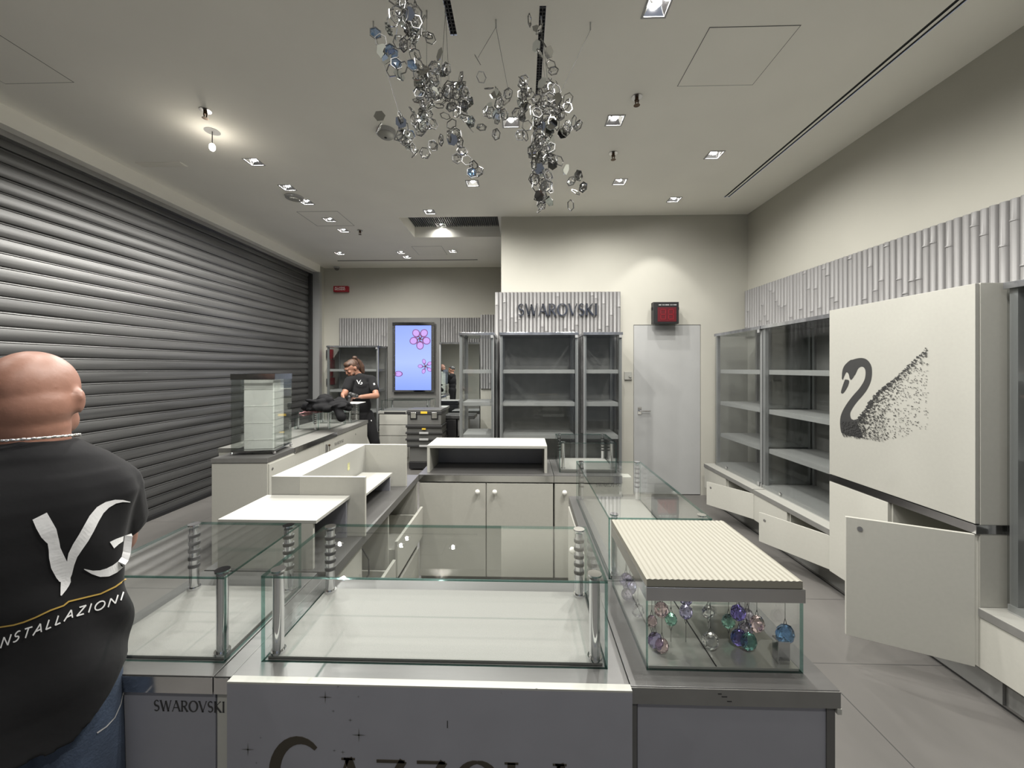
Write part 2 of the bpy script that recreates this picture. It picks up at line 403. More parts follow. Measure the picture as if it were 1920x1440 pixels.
mb.box(-.267, 4.78, 0, dx0, 4.9, 3.6); mb.box(dx1, 4.78, 0, 2.75, 4.9, 3.6); mb.box(dx0, 4.78, dz, dx1, 4.9, 3.6)
struct('wall_back', mb, 'wall')
struct('wall_alcove', MB().box(-.267, 4.9, 0, -.147, 7.27, 3.6), 'wall')
struct('wall_far', MB().box(-3.95, 7.15, 0, -.267, 7.27, 3.6), 'wall')
struct('wall_left', MB().box(-3.95, 6.93, 0, -3.74, 7.15, 3.44), 'wall')
struct('wall_shutter_side', MB().box(-4.1, -3, 0, -3.98, 7.15, 3.6), 'wall')
struct('wall_front', MB().box(-3.95, -3.12, 0, -1.3, -3.0, 3.6), 'wall')
# lintel over the shutter, and the pale post at its far end
struct('trim_1', MB().box(-3.98, -3, 3.30, -3.70, 6.93, 3.44), 'ceil')
struct('trim_2', MB().box(-3.86, 6.86, 0, -3.68, 6.95, 3.30), 'stile')
# dark recess in the ceiling
x0, y0, x1, y1 = R0
mb = MB(); zt = ZC+.17
for a in ((x0-.02, y0-.02, x0, y1+.02), (x1, y0-.02, x1+.02, y1+.02), (x0, y0-.02, x1, y0), (x0, y1, x1, y1+.02)):
    mb.box(a[0], a[1], ZC+.001, a[2], a[3], zt)
rec = struct('trim_3', mb, 'ceil')
mb = MB().box(x0-.02, y0-.02, zt, x1+.02, y1+.02, zt+.01)
n = 44
for i in range(n): xx = x0+(x1-x0)*(i+.5)/n; mb.box(xx-.006, y0, zt-.02, xx+.006, y1, zt)
build('grille', mb, 'mesh', rec)
# door with lever handle
d = struct('door_1', MB().box(dx0+.006, 4.784, .008, dx1-.006, 4.83, dz-.006), 'doorm', bevel=.001)
build('door_gap', MB().box(dx0, 4.80, 0, dx1, 4.86, dz), 'dark', d)
hd = P(1199, 770, Y=4.784); mb = MB()
mb.box(hd.x-.022, 4.774, hd.z-.045, hd.x+.022, 4.784, hd.z+.045)
mb.cyl((hd.x, 4.774, hd.z), (hd.x, 4.735, hd.z), .011); mb.cyl((hd.x, 4.735, hd.z), (hd.x+.12, 4.735, hd.z), .009)
build('door_handle', mb, 'chrome', d, bevel=.002)

# ---- ceiling fittings
def downlight():
    t = Thing('recessed_downlight', DL[0][2], 'ceiling light', (0, 0, ZC), group='square recessed downlights', local=True)
    mb = MB(); a, b = .055, .066
    for q in ((-b, -b, b, -a), (-b, a, b, b), (-b, -a, -a, a), (a, -a, b, a)): mb.box(q[0], q[1], -.004, q[2], q[3], .002)
    t.part('frame', mb, 'lite')
    mb = MB(); h_, r_ = .042, .026
    v = [(-a, -a, 0), (a, -a, 0), (a, a, 0), (-a, a, 0), (-r_, -r_, h_), (r_, -r_, h_), (r_, r_, h_), (-r_, r_, h_)]
    mb.add(v, [(0, 1, 5, 4), (1, 2, 6, 5), (2, 3, 7, 6), (3, 0, 4, 7), (4, 5, 6, 7)])
    t.part('reflector', mb, 'reflector')
    t.part('bulb', MB().ball((0, 0, .020), (.021, .021, .017), 12, 7), 'bulb', smooth=True)
    return t.e
dl0 = downlight(); e0 = None
sd = bpy.data.lights.new('downlight_beam', 'SPOT'); sd.energy = SPOT_W; sd.spot_size = math.radians(168); sd.spot_blend = .70; sd.shadow_soft_size = .022
sd.color = (1, .975, .92)
sd3 = sd.copy(); sd3.energy = SPOT_W*.55
sd2 = sd.copy(); sd2.energy = SPOT_W*.05
for i, (x, y, lab) in enumerate(DL):
    z = ZC
    e = dl0 if i == 0 else copy_tree(dl0, (0, 0, 0), lab)
    e.location = (x, y, z)
    if (x, y) == (1.69, 4.34): continue
    so = bpy.data.objects.new('downlight_beam', (sd2 if y > 5.5 else sd3 if (y > 3.2 and x > -1) or (x < -2 and y < 2) else sd)); C.objects.link(so); so.location = (x, y, z-.012)
rl = P(827, 422, z=zt-.022)
e = copy_tree(dl0, (rl.x, rl.y, zt-.022), 'lone downlight set in the dark grille of the ceiling recess')
so = bpy.data.objects.new('downlight_beam', sd2); C.objects.link(so); so.location = (rl.x, rl.y, zt-.035)
def beam(name, pos, energy, size, col=(1, .975, .92)):
    l = bpy.data.lights.new(name, 'SPOT'); l.energy = energy; l.spot_size = math.radians(size); l.spot_blend = .35; l.shadow_soft_size = .02; l.color = col
    o = bpy.data.objects.new(name, l); C.objects.link(o); o.location = pos; return o
beam('door_beam', (1.62, 4.36, ZC-.012), 11, 84)

# double air slot along the right side, single slot at the far end
mb = MB()
for s_ in SL:
    mb.box(s_[0], s_[1], ZC+.004, s_[2], s_[3], ZC+.05)
solo('air_slot', mb, 'dark', 'long double black air slot in the ceiling above the right cabinets', 'air vent', loc=(2.24, 2.2, ZC))
a = P(635, 490, z=ZC); b = P(895, 486, z=ZC)
solo('air_slot', MB().box(a.x, 6.64, ZC-.004, b.x, 6.665, ZC+.01), 'ink', 'single thin dark air slot in the ceiling before the far wall', 'air vent', loc=((a.x+b.x)/2, 6.65, ZC))
for v_, lab in ((V1, 'short dark ladder-like air grille left of the chandelier middle'), (V2, 'long dark ladder-like air grille behind the right half of the chandelier')):
    t = Thing('air_grille', lab, 'air vent', ((v_[0]+v_[2])/2, (v_[1]+v_[3])/2, ZC))
    t.part('duct', MB().box(v_[0], v_[1], ZC+.01, v_[2], v_[3], ZC+.05), 'dark')
    mb = MB(); k = int((v_[3]-v_[1])/.022)
    for i in range(k): yy = v_[1]+(i+.5)*(v_[3]-v_[1])/k; mb.box(v_[0], yy-.002, ZC-.001, v_[2], yy+.002, ZC+.008)
    xm = (v_[0]+v_[2])/2; mb.box(xm-.002, v_[1], ZC-.001, xm+.002, v_[3], ZC+.006)
    t.part('grid', mb, 'wire')
# hatches
def hatch(x0, y0, x1, y1, lab, panel=True):
    mb = MB(); w_ = .004
    for q in ((x0, y0, x1, y0+w_), (x0, y1-w_, x1, y1), (x0, y0, x0+w_, y1), (x1-w_, y0, x1, y1)): mb.box(q[0], q[1], ZC-.0015, q[2], q[3], ZC+.001)
    t = Thing('ceiling_hatch', lab, 'access hatch', ((x0+x1)/2, (y0+y1)/2, ZC))
    t.part('seam', mb, 'edge')
    if panel: t.part('panel', MB().box(x0+w_, y0+w_, ZC-.002, x1-w_, y1-w_, ZC+.001), 'ceil')
hatch(1.030, 2.150, 1.526, 2.596, 'flush square access hatch in the ceiling left of the double air slot')
hatch(-2.72, 4.55, -2.22, 5.02, 'flush ceiling hatch around a downlight on the left side', False)
hatch(-3.42, 2.05, -2.95, 2.45, 'flush ceiling hatch cut by the left edge of the photo')
hatch(-1.72, 5.9, -1.25, 6.35, 'faint flush ceiling hatch before the far air slot')
a = P(322, 341, z=ZC); b = P(372, 361, z=ZC)
mb = MB().box(a.x, 3.42, ZC-.006, a.x+.42, 3.50, ZC+.001)
for i in range(5): mb.box(a.x+.01, 3.428+i*.014, ZC-.009, a.x+.41, 3.434+i*.014, ZC-.006)
solo('wall_grille', mb, 'ceil', 'small pale louvred strip in the ceiling near the shutter', 'air vent', loc=(a.x+.2, 3.46, ZC))
# sprinklers
def sprinkler():
    t = Thing('sprinkler_head', '', 'sprinkler', (0, 0, ZC), group='ceiling sprinkler heads', local=True)
    t.part('rosette', MB().cyl((0, 0, -.004), (0, 0, .001), .038, .034, 24), 'steel', smooth=False)
    mb = MB().cyl((0, 0, 0), (0, 0, -.03), .012); mb.cyl((-.013, 0, -.02), (-.006, 0, -.055), .004, n=8); mb.cyl((.013, 0, -.02), (.006, 0, -.055), .004, n=8)
    mb.cyl((0, 0, -.053), (0, 0, -.058), .009, .022)
    t.part('nozzle', mb, 'bronze'); return t.e
sp0 = sprinkler()
SP = [((385, 212), 'sprinkler head beside the hanging bare bulb, upper left'), ((1194, 187), 'dark sprinkler head left of the square hatch'),
      ((1150, 292), 'dark sprinkler head between two downlights right of the chandelier'), ((675, 437), 'tiny dark sprinkler head behind the left ceiling hatch')]
for i, ((px, py), lab) in enumerate(SP):
    q = P(px, py-5, z=ZC); e = sp0 if i == 0 else copy_tree(sp0, (0, 0, 0)); e['label'] = lab; e.location = (q.x, q.y, ZC)
# hanging bare bulb
q = P(398, 246, z=ZC); bz = P(402, 276, Y=q.y).z
t = Thing('pendant_bulb', 'bare glowing bulb hanging on a short cord from the ceiling, upper left', 'lamp', (q.x, q.y, ZC))
t.part('rose', MB().cyl((q.x, q.y, ZC-.003), (q.x, q.y, ZC+.001), .055, .05, 24), 'lite')
t.part('cord', MB().cyl((q.x, q.y, ZC), (q.x, q.y, bz+.025), .0035), 'wire')
t.part('bulb', MB().ball((q.x, q.y, bz), (.022, .022, .03), 14, 9), 'barebulb', smooth=True)
l = bpy.data.lights.new('pendant_light', 'POINT'); l.energy = .35; l.shadow_soft_size = .03; l.color = (1, .9, .75)
lo = bpy.data.objects.new('pendant_light', l); C.objects.link(lo); lo.location = (q.x, q.y, bz-.05)
# smoke detectors
q = P(724, 250, z=ZC-.02)
t = Thing('smoke_detector', 'white domed ceiling detector behind the left end of the chandelier', 'smoke detector', (q.x, q.y, ZC))
t.part('base', MB().cyl((q.x, q.y, ZC), (q.x, q.y, ZC-.03), .075, .072, 32), 'lite')
t.part('dome', MB().ball((q.x, q.y, ZC-.03), (.064, .064, .032), 24, 10), 'bright', smooth=True)
t.part('lens', MB().ball((q.x, q.y-.01, ZC-.060), (.012, .012, .006), 12, 6), 'black', smooth=True)
q = P(552, 369, z=ZC)
t = Thing('smoke_detector', 'round flat smoke detector between two downlights near the shutter', 'smoke detector', (q.x, q.y, ZC))
t.part('base', MB().cyl((q.x, q.y, ZC), (q.x, q.y, ZC-.02), .095, .09, 32), 'lite')
t.part('ring', MB().cyl((q.x, q.y, ZC-.02), (q.x, q.y, ZC-.035), .06, .05, 32), 'bright')
q = P(627, 503, z=ZC-.05)
t = Thing('security_camera', 'tiny grey dome camera at the top of the far wall corner', 'camera', (q.x, 7.05, ZC))
t.part('mount', MB().cyl((q.x, 7.05, ZC), (q.x, 7.05, ZC-.03), .05, .05, 20), 'lite'); t.part('dome', MB().ball((q.x, 7.05, ZC-.03), .04, 16, 8), 'boxgrey', smooth=True)

# ---- roller shutter
def shutter():
    pitch = .11; nz = 30; ny = 110; ya, yb = -3.0, 6.86; prof = []
    for k in range(nz):
        for t_, d_ in ((0, -.006), (.035, -.006), (.045, .008), (.10, .012), (.35, .015), (.62, .014), (.84, .009), (.90, .014), (.955, .012), (.965, -.006)):
            prof.append(((k+t_)*pitch, d_, k))
    prof.append((nz*pitch, 0, nz)); vs = []; fs = []
    rnd = random.Random(3); sag = [[rnd.uniform(-.0025, .0025) for _ in range(9)] for _ in range(nz+1)]
    for j in range(ny+1):
        y = ya+(yb-ya)*j/ny; u = j/ny*8; i0 = min(7, int(u)); f_ = u-i0; f_ = f_*f_*(3-2*f_)
        for z, dd, k in prof:
            s_ = sag[k][i0]*(1-f_)+sag[k][i0+1]*f_
            vs.append((-3.86+dd+s_*1.2, y, min(3.30, z+s_ if z > .01 else z)))
    m_ = len(prof)
    for j in range(ny):
        for i in range(m_-1): a = j*m_+i; fs.append((a, a+1, a+1+m_, a+m_))
    t = Thing('roller_shutter', 'closed grey metal roller shutter filling the left side of the shop', 'shutter', (-3.86, 2, 0))
    o = t.part('slat_curtain', MB().add(vs, fs), 'shutter'); smooth_angle(o, 35)
    t.part('bottom_bar', MB().box(-3.87, ya, .0, -3.80, yb, .035), 'black')
    t.part('head_rail', MB().box(-3.87, ya, 3.255, -3.79, yb, 3.30), 'steel')
    t.part('guide_rail', MB().box(-3.87, 6.80, 0, -3.80, 6.86, 3.26), 'dark')
shutter()

# ---- cane relief panels
def bamboo(name, label, a, b, z0, z1, normal, seed, back=.012):
    """ribs from a to b (x, y) in the wall plane; normal is the 2D outward direction"""
    rnd = random.Random(seed); a = Vector(a); b = Vector(b); L_ = (b-a).length; d = (b-a)/L_; n_ = Vector(normal)
    k = max(1, round(L_/.046)); p = L_/k; mb = MB()
    for i in range(k):
        c = a+d*(i+.5)*p; zs = [z0]; z = z0+rnd.uniform(0, .6)
        while z < z1-.03: 
            if z > z0+.03: zs.append(z)
            z += rnd.uniform(.35, 1.0)
        zs.append(z1); r0 = rnd.uniform(.021, .027)
        for za, zb in zip(zs, zs[1:]):
            rings = []
            for zz, rr in ((za, r0+.006), (za+.006, r0+.006), (za+.014, r0), (zb, r0+rnd.uniform(-.001, .002))):
                ring = []
                for q in range(7):
                    an = PI*q/6; w_ = -math.cos(an)*p*.5; h_ = math.sin(an)*rr
                    pt = c+d*w_+n_*(h_+back); ring.append((pt.x, pt.y, min(zz, zb)))
                ring.append((c+d*p*.5).to_tuple()+(min(zz, zb),)); ring.append((c-d*p*.5).to_tuple()+(min(zz, zb),))
                rings.append([Vector(q) for q in ring])
            mb.loft(rings)
    m = (a+b)/2; o = solo(name, mb, 'bamboo', label, 'wall panel', loc=(m.x, m.y, z0)); smooth_angle(o, 35); return o
bamboo('cane_panel', 'long curved-looking band of white cane relief above the right cabinets', (2.72, 4.74), (2.72, 0.0), 1.965, 2.49, (-1, 0), 1)
bamboo('cane_panel', 'tall white cane relief panel carrying the chrome shop name', (-.34, 4.745), (1.195, 4.745), 0.0, 2.49, (0, -1), 2)
bamboo('cane_panel', 'white cane relief left of the blue screen on the far wall', (-3.43, 7.12), (-2.50, 7.12), 1.96, 2.49, (0, -1), 3)
bamboo('cane_panel', 'white cane relief right of the blue screen on the far wall', (-1.52, 7.12), (-.62, 7.12), 1.2, 2.49, (0, -1), 4)
struct('trim_4', MB().box(-.74, 6.72, 0, -.267, 7.15, 2.49), 'wall')
bamboo('cane_panel', 'narrow projecting strip of white cane relief in the far corner', (-.735, 6.715), (-.27, 6.715), 1.2, 2.49, (0, -1), 5)
# chrome shop name
a = P(971, 592, Y=4.69); b = P(1120, 592, Y=4.69); top = P(971, 570, Y=4.69)
mb = text_mb('SWAROVSKI', lambda x, y, d_: Vector((a.x+x, 4.70-d_, a.z+y)), top.z-a.z, B=.135, T=.06, gap=.10, width=b.x-a.x, depth=.022, serif=.06)
solo('shop_name_letters', mb, 'signmetal', 'raised chrome letters reading SWAROVSKI on the cane panel', 'sign', loc=((a.x+b.x)/2, 4.69, a.z))

# red counter display over the door
a = P(1225, 607, Y=4.62); b = P(1273, 566, Y=4.62)
t = Thing('queue_display', 'black box with a dimly glowing dark red number display above the door', 'display', ((a.x+b.x)/2, 4.70, a.z))
t.part('housing', MB().box(a.x, 4.62, a.z, b.x, 4.70, b.z), 'black', bevel=.004)
sc = (b.x-a.x)/48
M['redglass'] = emis('dark_red_filter', (.5, .0, .012), .04, (.05, .0, .004)); M['seg'] = emis('dim_red_segments', (.5, 0, .01), .09, (.09, .003, .008))  # panel and segments give off a faint red glow
sx0, sx1, sz0, sz1 = a.x+8*sc, b.x-5*sc, a.z+4*sc, b.z-10*sc
t.part('screen', MB().box(sx0, 4.616, sz0, sx1, 4.621, sz1), 'redglass')
mb = MB()
for k in (0, 1):
    cx = sx0+(sx1-sx0)*(.29+.42*k); cz = (sz0+sz1)/2; hw = (sx1-sx0)*.13; hh = (sz1-sz0)*.34; w_ = .010
    for zz in (-hh, 0, hh): mb.box(cx-hw, 4.613, cz+zz-w_/2, cx+hw, 4.616, cz+zz+w_/2)
    for xx in (-hw, hw):
        for s_ in (-1, 1): mb.box(cx+xx-w_/2, 4.613, cz+s_*hh*.12, cx+xx+w_/2, 4.616, cz+s_*hh*.9)
t.part('digits', mb, 'seg')
mb = MB(); 
for k, wv in enumerate((6, 1.5, 3, 9, 3, 2, 6)): xx = a.x+(10+[0, 7, 9, 13, 23, 27, 30][k]*.95)*sc; mb.box(xx, 4.616, b.z-6.5*sc, xx+wv*.8*sc, 4.6195, b.z-4.8*sc)
t.part('caption_strip', mb, 'lite')
t.part('bracket', MB().box(a.x+.04, 4.70, a.z+.05, b.x-.04, 4.78, b.z-.05), 'black')
for xx in (a.x-.012, b.x): t.part('side_screw', MB().box(xx, 4.645, b.z-.09, xx+.012, 4.67, b.z-.06), 'black')
# thermostat
a = P(1171, 712, Y=4.76); b = P(1185, 697, Y=4.76)
t = Thing('thermostat', 'small white square wall control with a round knob left of the door', 'wall control', ((a.x+b.x)/2, 4.78, a.z))
t.part('plate', MB().box(a.x, 4.755, a.z, b.x, 4.78, b.z), 'bright', bevel=.003)
t.part('dial', MB().cyl((b.x-.025, 4.755, a.z+.045), (b.x-.025, 4.742, a.z+.045), .017), 'bright', smooth=False)

# alarm sign and the red fittings on the far wall
a = P(625, 547, Y=7.08); b = P(652, 536, Y=7.08)
t = Thing('fire_alarm_sign', 'small dark red sign reading ALLARME INCENDIO high on the far wall', 'sign', ((a.x+b.x)/2, 7.12, a.z))
t.part('housing', MB().box(a.x, 7.08, a.z, b.x, 7.15, b.z), 'red', bevel=.004)
wd = (b.x-a.x)
mb = text_mb('ALLARME', lambda x, y, d_: Vector((a.x+wd*.1+x, 7.079-d_, b.z-.045+y)), .026, B=.2, T=.16, gap=.12, width=wd*.72)
for p_ in text_mb('INCENDIO', lambda x, y, d_: Vector((a.x+wd*.1+x, 7.079-d_, b.z-.080+y)), .026, B=.2, T=.16, gap=.12, width=wd*.72),: mb.add(p_.v, p_.f)
t.part('lettering', mb, 'paper')
def far_box(px0, py0, px1, py1, name, lab, m_, cat='sign', Y=7.10, d_=.05):
    a = P(px0, py1, Y=Y); b = P(px1, py0, Y=Y)
    t = Thing(name, lab, cat, ((a.x+b.x)/2, Y, a.z)); t.part('body', MB().box(a.x, Y, a.z, b.x, Y+d_, b.z), m_, bevel=.003)
    t.part('faceplate', MB().box(a.x+.012, Y-.004, a.z+.015, b.x-.012, Y, b.z-.015), 'boxdark' if m_ == 'boxgrey' else 'red')
far_box(611, 656, 616, 672, 'wall_notice', 'narrow dark framed notice left of the far glass cabinet', 'boxgrey')
far_box(618, 655, 623, 673, 'fire_call_point', 'upper red panel on the left of the far glass cabinet', 'red')
far_box(619, 674, 626, 691, 'fire_call_point', 'middle red box on the left of the far glass cabinet', 'red')
far_box(619, 694, 622.5, 706, 'red_tag', 'thin red strip under the middle red box on the far wall', 'red')
far_box(619, 708, 626, 721, 'fire_call_point', 'lower red box on the left of the far glass cabinet', 'red')
far_box(611.5, 710, 616.5, 722, 'wall_notice', 'small dark plate beside the lower red box on the far wall', 'boxgrey')

# ================================================================== DISPLAY CABINETS
SH = (1.53, 1.17, .81)
def cabinet(name, label, origin, rotz, wd, dp, group=None, z0=.45, zt=1.95, sides=('glass', 'glass'), backm='interior', shelves=SH, handles=True, doors=1, chrome=False):
    """glass cabinet; local x along the front, y into the cabinet, front at y=0"""
    t = Thing(name, label, 'display cabinet', (origin[0], origin[1], z0), rotz, group, local=True)
    s_ = .030; h_ = zt-z0; g = .002
    for x_ in (0, wd-s_):
        t.part('front_post', MB().box(x_, .018, .0, x_+s_, .018+s_, h_-.03), 'stile', bevel=.001)
        t.part('rear_post', MB().box(x_, dp-s_-.012, 0, x_+s_, dp-.012, h_-.03), 'stile')
    t.part('top', MB().box(-.006, -.004, h_-.03, wd+.006, dp, h_), 'stone', bevel=.001)
    t.part('base', MB().box(0, .01, 0, wd, dp, .035), 'shelf')
    if backm: t.part('back_panel', MB().box(s_, dp-.022, .035, wd-s_, dp-.012, h_-.03), backm)
    for i, x_ in enumerate((0.004, wd-.010)):
        if sides[i] == 'glass': t.part('side_pane', MB().box(x_, .05, .035, x_+.006, dp-.045, h_-.03), 'smoke')
        elif sides[i]: t.part('side_panel', MB().box(x_-.003, .05, .035, x_+.009, dp-.045, h_-.03), sides[i])
    for z in shelves:
        t.part('shelf', MB().box(s_+g, .05, z-z0-.030, wd-s_-g, dp-.03, z-z0+.012), 'shelf', bevel=.001)
    dw = wd/doors
    for k in range(doors):
        dr = t.part('glass_door', MB().box(k*dw+.006, 0, .012, (k+1)*dw-.006, .007, h_-.034), 'smoke')
        if handles:
            t.part('lock', MB().cyl(((k+.30)*dw, -.003, .035), ((k+.30)*dw, .004, .035), .012, n=14), 'chrome', under=dr)
            for zz in (.02, h_-.06):
                t.part('hinge', MB().box((k+1)*dw-.035, -.004, zz, (k+1)*dw-.006, .010, zz+.03), 'stile', under=dr)
    return t
cabinet('glass_cabinet', 'free-standing glass cabinet with clear back, left of the cane panel', (-.695, 4.20), 0, .38, .5, sides=('glass', 'glass'), backm=None)
cabinet('glass_cabinet', 'wide dark-backed glass cabinet under the chrome shop name', (-.25, 4.20), 0, .855, .5)
cabinet('glass_cabinet', 'narrow dark-backed glass cabinet left of the grey door', (.665, 4.20), 0, .415, .5)
cabinet('glass_cabinet', 'glass cabinet on the far wall behind the long-haired man', (-3.42, 6.62), 0, .90, .48)
RX = 2.2
cabinet('glass_cabinet', 'right-hand glass cabinet closest to the door wall', (RX, 4.47), -PI/2, .84, .5, chrome=True)
cabinet('glass_cabinet', 'glass cabinet between the swan door and the farthest right cabinet', (RX, 3.61), -PI/2, .86, .5)
cabinet('glass_cabinet', 'glass cabinet cut by the right edge of the photo', (RX, 1.815), -PI/2, .87, .5)

# base units: plinth, ledge, doors
def base_unit(label, origin, rotz, wd, dp, ztop=.45, open_near=None, fixed=('far',), group=None, inner=True, ledge_over=.06, door_top=None, band='edge'):
    """local x along the front (0 = far end), y into the unit, front of the doors at y=0"""
    t = Thing('base_cabinet', label, 'cabinet', (origin[0], origin[1], 0), rotz, group, local=True)
    zd = ztop-.04; th = .018
    t.part('kickboard', MB().box(0, .12, 0, wd, .14, .17), 'skirt')
    mb = MB(); mb.box(0, .02, .17, th, dp, zd); mb.box(wd-th, .02, .17, wd, dp, zd); mb.box(th, .02, .17, wd-th, dp, .17+th); mb.box(th, dp-th, .17+th, wd-th, dp, zd); mb.box(wd/2-.012, .02, .17+th, wd/2+.012, dp-th, zd)
    t.part('body', mb, 'white')
    t.part('ledge', MB().box(0, -.004, zd, wd, dp, ztop), ['bright'], bevel=.001)
    t.part('ledge_edge', MB().box(0, -.006, zd, wd, -.004, ztop-.003), band)
    w2 = wd/2
    t.part('door', MB().box(.002, 0, .172, w2-.002, .018, zd-.004), 'white', bevel=.0015)
    if open_near:
        a, wv = open_near        # opening angle, hinge at x=wd
        ca, sa = math.cos(a), math.sin(a); hx = wd
        pts = [(hx, 0), (hx-ca*wv, -sa*wv), (hx-ca*wv-sa*-.018, -sa*wv+ca*.018), (hx+sa*.018, ca*.018)]
        dr = t.part('open_door', MB().prism(pts, .172, zd-.004), 'white', label='door swung open', bevel=.0015)
        c = Vector((hx-ca*(wv-.045), -sa*(wv-.045), zd-.055)); nrm = Vector((sa, -ca, 0))
        t.part('lock', MB().cyl(c, c+nrm*.004, .009), 'steel', under=dr)
    else:
        t.part('door', MB().box(w2+.002, 0, .172, wd-.002, .018, zd-.004), 'white', bevel=.0015)
    return t
base_unit('low white cabinet with ajar door below the farthest right glass cabinet', (2.115, 4.54), -PI/2, .95, .62, open_near=(math.radians(33), .45))
base_unit('low white cabinet with ajar door just beyond the swan door', (2.115, 3.575), -PI/2, .875, .62, open_near=(math.radians(27), .49))
base_unit('low white cabinet at the right edge, nearer than the swan cabinet', (2.115, 1.8405), -PI/2, .95, .62)

struct('trim_5', MB().box(2.203, -.5, .0005, 2.213, 4.55, .003), 'dark')
# tall swan cabinet
def swan_cabinet():
    t = Thing('swan_cabinet', 'tall white cabinet with a black swan drawn on its upper door', 'cabinet', (2.10, 2.27, 0))
    x0, x1, ya, yb = 2.10, 2.745, 1.842, 2.695; th = .02; zt = 1.955
    t.part('kickboard', MB().box(x0+.12, ya, 0, x0+.14, yb, .17), 'skirt')
    mb = MB(); mb.box(x0+.02, ya, .17, x1, ya+th, .79); mb.box(x0+.02, yb-th, .17, x1, yb, .79); mb.box(x0+.02, ya+th, .17, x1, yb-th, .19); mb.box(x1-.02, ya+th, .19, x1, yb-th, .79); mb.box(x0+.02, 2.262, .19, x1-.02, 2.28, .79)
    t.part('lower_body', mb, 'white')
    t.part('metal_band', MB().box(x0, ya-.002, .79, x1, yb, .832), 'brushed', bevel=.001)
    t.part('upper_body', MB().box(x0+.022, ya, .832, x1, yb, zt), 'white', bevel=.001)
    dr = t.part('swan_door', MB().box(x0, ya+.002, .836, x0+.019, yb-.002, zt-.002), 'dimmedwhite', bevel=.0015)
    t.part('door', MB().box(x0, 2.272, .172, x0+.018, yb-.002, .786), 'white', bevel=.0015)
    a = math.radians(64); wv = .466; sa, ca = math.sin(a), math.cos(a)
    h = (x0, ya+.002); e = (x0-sa*wv, h[1]+ca*wv)
    pts = [h, e, (e[0]+ca*.018, e[1]+sa*.018), (h[0]+ca*.018, h[1]+sa*.018)]
    od = t.part('open_door', MB().prism(pts, .172, .786), 'white', label='lower door swung wide open', bevel=.0015)
    c = Vector((e[0]+sa*.055, e[1]-ca*.055, .735)); nrm = Vector((-ca, -sa, 0))
    t.part('lock', MB().cyl(c, c+nrm*.005, .011), 'steel', under=od)
    # the swan
    rnd = random.Random(11); mb = MB(); lay = [.0012]; q = lambda px, py: P(px, py, X=x0-lay[0])
    Z = lambda zx, zy: (1300+zx/3.0968, 500+zy/3.0968)
    outer = [(862,650),(866,600),(885,565),(925,540),(975,530),(1010,542),(1032,575),(1037,615),(1030,665),(1010,710),(985,745),(950,785),(922,825),(910,855),(918,885),(938,895)]
    inner = [(905,665),(930,645),(945,615),(958,590),(978,580),(995,592),(1000,620),(992,660),(965,705),(930,745),(895,790),(868,835),(854,875),(852,920),(858,960),(868,972)]
    def cr(pts, n):
        out = []
        for i in range(len(pts)-1):
            p0 = pts[max(0, i-1)]; p1 = pts[i]; p2 = pts[i+1]; p3 = pts[min(len(pts)-1, i+2)]
            for k in range(n):
                u = k/n; out.append(tuple(.5*((2*p1[j])+(-p0[j]+p2[j])*u+(2*p0[j]-5*p1[j]+4*p2[j]-p3[j])*u*u+(-p0[j]+3*p1[j]-3*p2[j]+p3[j])*u**3) for j in (0, 1)))
        return out+[pts[-1]]
    O = cr(outer, 4); I = cr(inner, 4)
    head = [(862,650),(866,600),(885,565),(925,540),(940,600),(935,630),(918,655),(908,650),(902,625),(890,612),(880,625),(872,645),(868,658)]
    v = []; 
    for o_, i_ in zip(O, I):
        v += [q(*Z(*o_)), q(*Z(*i_))]
    nn = len(O); mb.add(v, [(2*i, 2*i+1, 2*i+3, 2*i+2) for i in range(6, nn-1)])
    lay[0] = .0016; hv = [q(*Z(*p)) for p in cr(head, 3)]; mb.add(hv, [tuple(range(len(hv)))])
    bk = [(880,655),(903,660),(898,690),(880,722),(866,736),(857,730),(864,700)]
    hv = [q(*Z(*p)) for p in cr(bk+bk[:1], 3)[:-1]]; mb.add(hv, [tuple(range(len(hv)))])
    lay[0] = .0020
    body = [(852,920),(858,960),(880,976),(930,985),(985,995),(975,960),(960,925),(945,895),(918,885),(885,900)]
    hv = [q(*Z(*p)) for p in body]; mb.add(hv, [tuple(range(len(hv)))])
    wing0 = [(938,895),(960,875),(990,835),(1020,790),(1055,745),(1090,712),(1130,680),(1170,648),(1215,605),(1260,560),(1310,515),(1355,468)]
    W = cr(wing0, 6)
    k = 0
    while k < 1250:
        lay[0] = .0023+.0000015*k
        u = rnd.random(); u = u**.8; i = int(u*(len(W)-1)); wx, wy = W[i]; s_ = i/(len(W)-1)
        depth_max = 90+ (1015-wy-40)*1.0 if wx < 1250 else (1000-wy)*.9
        dd = rnd.random()**(1.6)*max(60, min(depth_max, 1010-wy+(20 if wx < 1100 else -30*(wx-1100)/100)))
        x_ = wx+dd*.08+rnd.uniform(-6, 6); y_ = wy+dd
        if x_ > 1362: continue
        if y_ > 975+.18*(x_-860) or (x_ > 1150 and y_ > 1018-(x_-1150)*.12): continue
        if rnd.random() > (1 if dd < 60 else .75-.3*s_): continue
        k += 1
        r = (4.6 if s_ < .5 else 4.0)*rnd.uniform(.55, 1.0)*(1.15 if dd < 30 else .85); el = rnd.uniform(1.0, 1.6)
        pts = []; 
        for a_ in range(5):
            an = 2*PI*a_/5+rnd.random()*.3; pts.append(q(*Z(x_+math.cos(an)*r*el, y_+math.sin(an)*r*.8)))
        mb.add(pts, [(4, 3, 2, 1, 0)])
